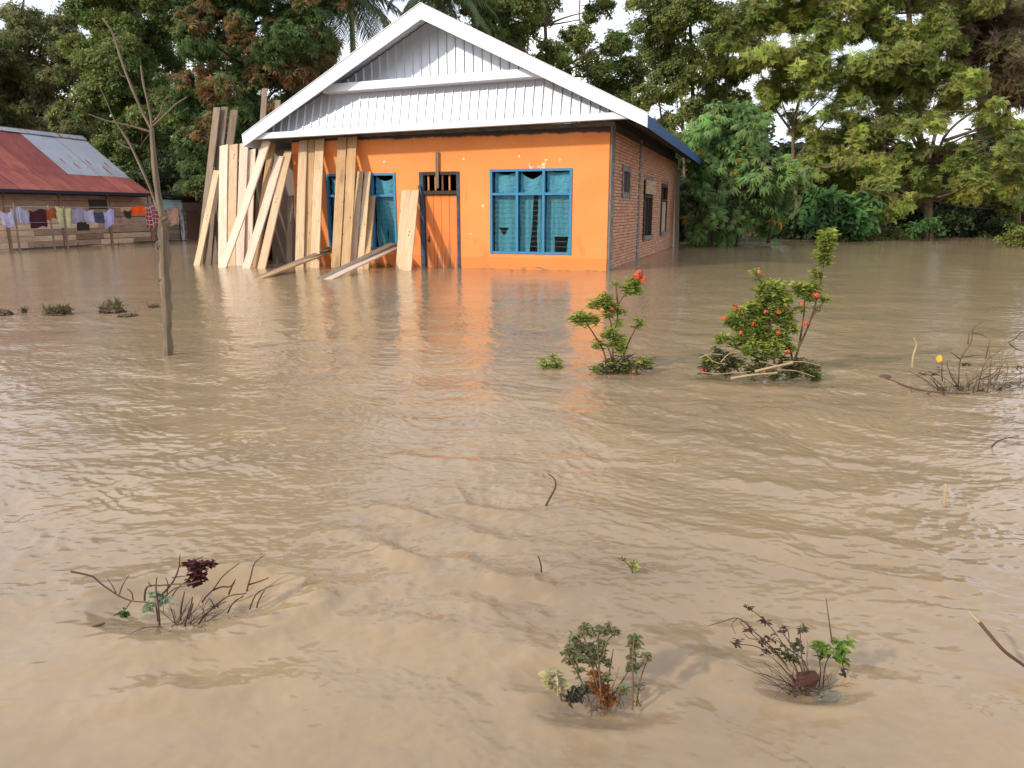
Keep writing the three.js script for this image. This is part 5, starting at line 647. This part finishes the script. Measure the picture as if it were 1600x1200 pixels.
{ // grey green shrub, bottom middle
  const Z = 1.73, b = at(940, 1098, Z), t = thing('drowned_shrub', 'grey green leafy shrub with orange litter at its foot, bottom centre', 'shrub', [b.x, 0, b.z]), a = [Z, 820, 920, 2.857];
  wires(t, 'stem', [[[360, 540], [345, 420], [300, 300], [265, 220], [262, 165]], [[340, 540], [320, 420], [290, 330], [215, 260]], [[370, 540], [370, 430], [385, 330], [395, 270]], [[300, 540], [260, 430], [215, 340], [180, 270]], [[340, 480], [330, 330], [325, 240], [335, 185]], [[480, 540], [482, 430], [480, 320], [488, 220]], [[500, 520], [512, 420], [545, 320]], [[390, 480], [430, 420], [470, 350]], [[350, 300], [370, 230], [410, 195]], [[440, 470], [415, 455], [390, 465]]], ...a, 0.0028, 0.0014, stemM, null, 0.08);
  const GG = (r, h) => mix3([0.13, 0.13, 0.055], [0.32, 0.32, 0.15], clamp(0.4 + 0.4 * h + 0.5 * (r() - 0.5), 0, 1));
  foliage(t, [[230, 225, 26], [270, 175, 18], [290, 195, 18], [335, 185, 20], [380, 185, 20], [405, 195, 14], [250, 260, 26], [290, 270, 26], [340, 260, 24], [205, 270, 18], [190, 300, 18], [240, 310, 22], [300, 320, 24], [340, 310, 20], [370, 330, 16], [210, 330, 14], [240, 370, 16], [490, 222, 22], [490, 250, 16], [480, 300, 14], [540, 310, 18], [470, 345, 14], [360, 400, 16], [500, 350, 12], [440, 455, 14], [510, 440, 12]], ...a, 261, 0.017, 6.5, GG, 0.8, 0.62);
  foliage(t, [[240, 470, 32], [200, 490, 22], [265, 450, 18]], ...a, 262, 0.02, 6, (r) => mix3([0.07, 0.06, 0.04], [0.13, 0.12, 0.075], r()), 0.8, 0.5);
  foliage(t, [[320, 430, 26], [345, 465, 30], [360, 495, 28], [310, 385, 18], [330, 455, 22], [385, 505, 18], [370, 450, 10]], ...a, 263, 0.014, 14, (r) => mix3([0.22, 0.075, 0.02], [0.46, 0.17, 0.035], r()), 0.8, 0.6).userData.label = 'wet orange leaf litter';
  tangle(t, 935, 1098, Z - 0.01, 14, 0.11, 0.0013, 911, stemM); tangle(t, 985, 1095, Z, 7, 0.10, 0.0012, 912, stemM, [0.1, 0.2, 0]);
  wires(t, 'bud_stalk', [[[165, 500], [150, 450], [130, 410]]], ...a, 0.003, 0.002, stemM); foliage(t, [[128, 405, 20], [140, 425, 14]], ...a, 264, 0.026, 10, (r) => mix3([0.42, 0.38, 0.18], [0.6, 0.56, 0.34], r()), 0.5, 0.6); foliage(t, [[108, 412, 10], [125, 435, 10]], ...a, 265, 0.016, 12, IX, 0.5);
}
{ // brown twigs and scraps, bottom right
  const Z = 1.81, b = at(1265, 1072, Z), t = thing('drowned_bush', 'bent brown twig clump with a few green leaves at lower right', 'bush', [b.x, 0, b.z]), a = [Z, 820, 920, 2.857];
  wires(t, 'branch', [[[1230, 470], [1160, 330], [1080, 240], [1010, 180], [950, 130], [880, 148], [820, 165]], [[1240, 470], [1170, 350], [1100, 270], [1040, 225], [960, 150]], [[1250, 460], [1200, 330], [1140, 230], [1080, 150], [1000, 85]], [[1260, 470], [1230, 340], [1180, 240], [1130, 165]], [[1235, 460], [1130, 330], [1040, 260], [930, 245]], [[1280, 460], [1240, 330], [1230, 230], [1232, 160]], [[1270, 470], [1250, 330], [1180, 270], [1110, 220]], [[1440, 500], [1425, 370], [1412, 270], [1440, 235]], [[1372, 240], [1358, 140], [1345, 40]], [[1310, 470], [1320, 350], [1290, 230]], [[1330, 470], [1345, 330], [1390, 260]]], ...a, 0.0022, 0.0010, deadM, null, 0.1);
  wires(t, 'straw', [[[1205, 388], [1140, 320], [1070, 255]], [[1190, 380], [1120, 315], [1080, 285]], [[1150, 210], [1110, 225]]], Z - 0.03, 820, 920, 2.857, 0.002, 0.0012, strawM);
  wires(t, 'twig', [[[950, 130], [925, 160], [940, 200]], [[1010, 180], [990, 150], [960, 145]], [[1180, 240], [1175, 190], [1150, 165]], [[1080, 150], [1060, 120]], [[1040, 225], [1000, 220], [980, 200]]], ...a, 0.0014, 0.0008, deadM);
  foliage(t, [[1070, 150, 16], [1155, 185, 16], [1010, 185, 12], [1060, 240, 16], [1100, 220, 14], [1000, 90, 8], [950, 245, 14], [1090, 280, 16]], ...a, 271, 0.016, 4, (r) => mix3([0.06, 0.035, 0.028], [0.13, 0.075, 0.055], r()), 0.7, 0.5);
  foliage(t, [[1215, 250, 20], [1225, 275, 16], [1240, 180, 10], [1140, 280, 16], [1180, 310, 16], [1205, 320, 16]], ...a, 272, 0.018, 4, (r) => mix3([0.07, 0.08, 0.03], [0.14, 0.14, 0.05], r()), 0.7, 0.5);
  foliage(t, [[1320, 250, 22], [1340, 280, 20], [1395, 250, 20], [1440, 240, 12], [1412, 285, 16], [1415, 320, 12]], ...a, 273, 0.02, 5, (r) => mix3([0.13, 0.22, 0.03], [0.27, 0.38, 0.06], r()), 0.7, 0.7); foliage(t, [[1330, 300, 12], [1428, 375, 7]], ...a, 274, 0.018, 9, () => [0.06, 0.045, 0.03]);
  tangle(t, 1258, 1076, Z - 0.01, 24, 0.14, 0.0013, 921, deadM, [-0.55, -0.05, -0.1]); tangle(t, 1275, 1074, Z, 12, 0.1, 0.0011, 922, stemM, [0.1, 0.1, 0]);
  // rusty crumpled scrap and a clear plastic bag against it
  const c = at(1262, 1062, Z - 0.03), g = new RoundedBoxGeometry(0.058, 0.032, 0.024, 6, 0.005), p = g.attributes.position; for (let i = 0; i < p.count; i++) { const k = 0.013; p.setXYZ(i, p.getX(i) + k * n3(p.getY(i) * 50, p.getZ(i) * 50, 1), p.getY(i) + k * n3(p.getX(i) * 50, p.getZ(i) * 50, 2), p.getZ(i) + k * n3(p.getX(i) * 50, p.getY(i) * 50, 3)); } g.computeVertexNormals();
  solo('scrap', g.rotateY(0.2).rotateZ(0.04).translate(c.x, c.y, c.z), mat({ map: tex(128, 128, (u, v) => mix3([0.20, 0.10, 0.065], [0.36, 0.21, 0.13], clamp(0.5 + 1.5 * tileN(u, v, 8, 8, 601, 4), 0, 1))), roughness: 0.8 }), 'reddish brown crumpled scrap snagged in the lower right twigs', 'scrap');
  const q = at(1296, 1068, Z - 0.06), h = new THREE.SphereGeometry(0.032, 40, 24), r = h.attributes.position; for (let i = 0; i < r.count; i++) { const v = V3(r.getX(i), r.getY(i), r.getZ(i)), k = 1 + 0.5 * n3(v.x * 45, v.y * 45, v.z * 45) + 0.22 * n3(v.x * 130, v.y * 130, v.z * 130); r.setXYZ(i, v.x * k * 1.0, v.y * k * 0.45, v.z * k * 0.7); } h.computeVertexNormals();
  solo('plastic_bag', h.translate(q.x, 0.008, q.z), new THREE.MeshPhysicalMaterial({ color: rgb(0.85, 0.9, 0.92), transmission: 1, thickness: 0, roughness: 0.1, ior: 1.4, specularIntensity: 0.6, side: THREE.DoubleSide }), 'clear crumpled plastic bag beside the brown scrap', 'bag');
}
{ // mounds and clods breaking the surface at the left
  const clod = (px, py, w, h, label, green, seed) => { const p = onWater(px, py), t = thing('debris_mound', label, 'debris', [p.x, 0, p.z]), k = -p.z / FPX, g = new THREE.IcosahedronGeometry(1, 5), a = g.attributes.position; for (let i = 0; i < a.count; i++) { const x = a.getX(i), y = a.getY(i), z = a.getZ(i), q = 1 + 0.55 * n3(x * 2.4, y * 2.4, z * 2.4 + seed) + 0.35 * n3(x * 7, y * 7, z * 7 + seed); a.setXYZ(i, x * w * k * q, y * h * k * q * 1.1, z * w * k * q * 0.7); } g.computeVertexNormals(); part('clod', g, mat({ map: tex(128, 128, (u, v) => mix3([0.25, 0.18, 0.14], [0.42, 0.33, 0.25], clamp(0.5 + 1.4 * tileN(u, v, 9, 9, 611 + seed, 4), 0, 1))), roughness: 0.95 }), t);
    const rnd = rngOf(seed), bl = []; for (let i = 0; i < green; i++) { const x = (rnd() - 0.5) * 2 * w * k, z = (rnd() - 0.5) * 1.2 * w * k, L = (0.04 + 0.07 * rnd()); const gg = leaf(L, 0.009, 0.1, 0.3); gg.rotateZ(0.5 + rnd()).rotateY(rnd() * 6.28).translate(x, h * k * (0.2 + 0.7 * rnd()), z); bl.push(paint(gg, mix3([0.07, 0.085, 0.025], [0.17, 0.17, 0.05], rnd()))); } if (bl.length) { const m = mergeGeometries(bl.map((q) => q.toNonIndexed())); m.computeVertexNormals(); part('grass', m, leafM, t).userData.kind = 'stuff'; } };
  clod(93, 491, 20, 9, 'mossy green brown mound of debris breaking the water at the left', 260, 1); clod(175, 488, 19, 9, 'brown clod with a grass tuft left of the dead sapling', 60, 2); clod(7, 492, 13, 7, 'dark clod at the left edge of the water', 0, 3); clod(240, 481, 9, 4, 'small dark clod beside the dead sapling', 10, 4); clod(38, 489, 4, 3, 'tiny green clump between the left clods', 40, 5); clod(200, 494, 14, 3, 'flat pale grey debris right of the grass clod', 10, 6);
  const tuft = (list, name, label, seed, len) => { const rnd = rngOf(seed), bl = []; for (const [px, py, n, sp] of list) for (let i = 0; i < n; i++) { const p = onWater(px + (rnd() - 0.5) * sp, py + (rnd() - 0.5) * sp * 0.08), L = len * (0.5 + rnd()); const g = leaf(L, L * 0.1, 0.1, 0.4); g.rotateZ(0.8 + 0.7 * rnd()).rotateY(rnd() * 6.28).translate(p.x, -0.02, p.z); bl.push(paint(g, mix3([0.07, 0.09, 0.025], [0.18, 0.19, 0.06], rnd()))); } const m = mergeGeometries(bl.map((q) => q.toNonIndexed())); m.computeVertexNormals(); tag(part(numbered(name), m, leafM, scene), label, 'grass', null, 'stuff'); };
  tuft([[180, 478, 50, 16], [168, 484, 20, 20]], 'grass', 'green grass blades on the clod left of the sapling', 14, 0.12); tuft([[20, 386, 500, 80], [130, 384, 60, 160]], 'grass', 'low grass on the bank under the clothesline', 15, 0.22); tuft([[1400, 373, 200, 260], [1560, 376, 100, 70]], 'grass', 'thin water weeds along the far right bank', 16, 0.25);
  tuft([[590, 417, 120, 46], [640, 417, 40, 20], [800, 423, 5, 5], [525, 420, 20, 20]], 'grass', 'dark weed caught along the foot of the orange wall', 17, 0.1);
}
renderer.render(scene, camera);
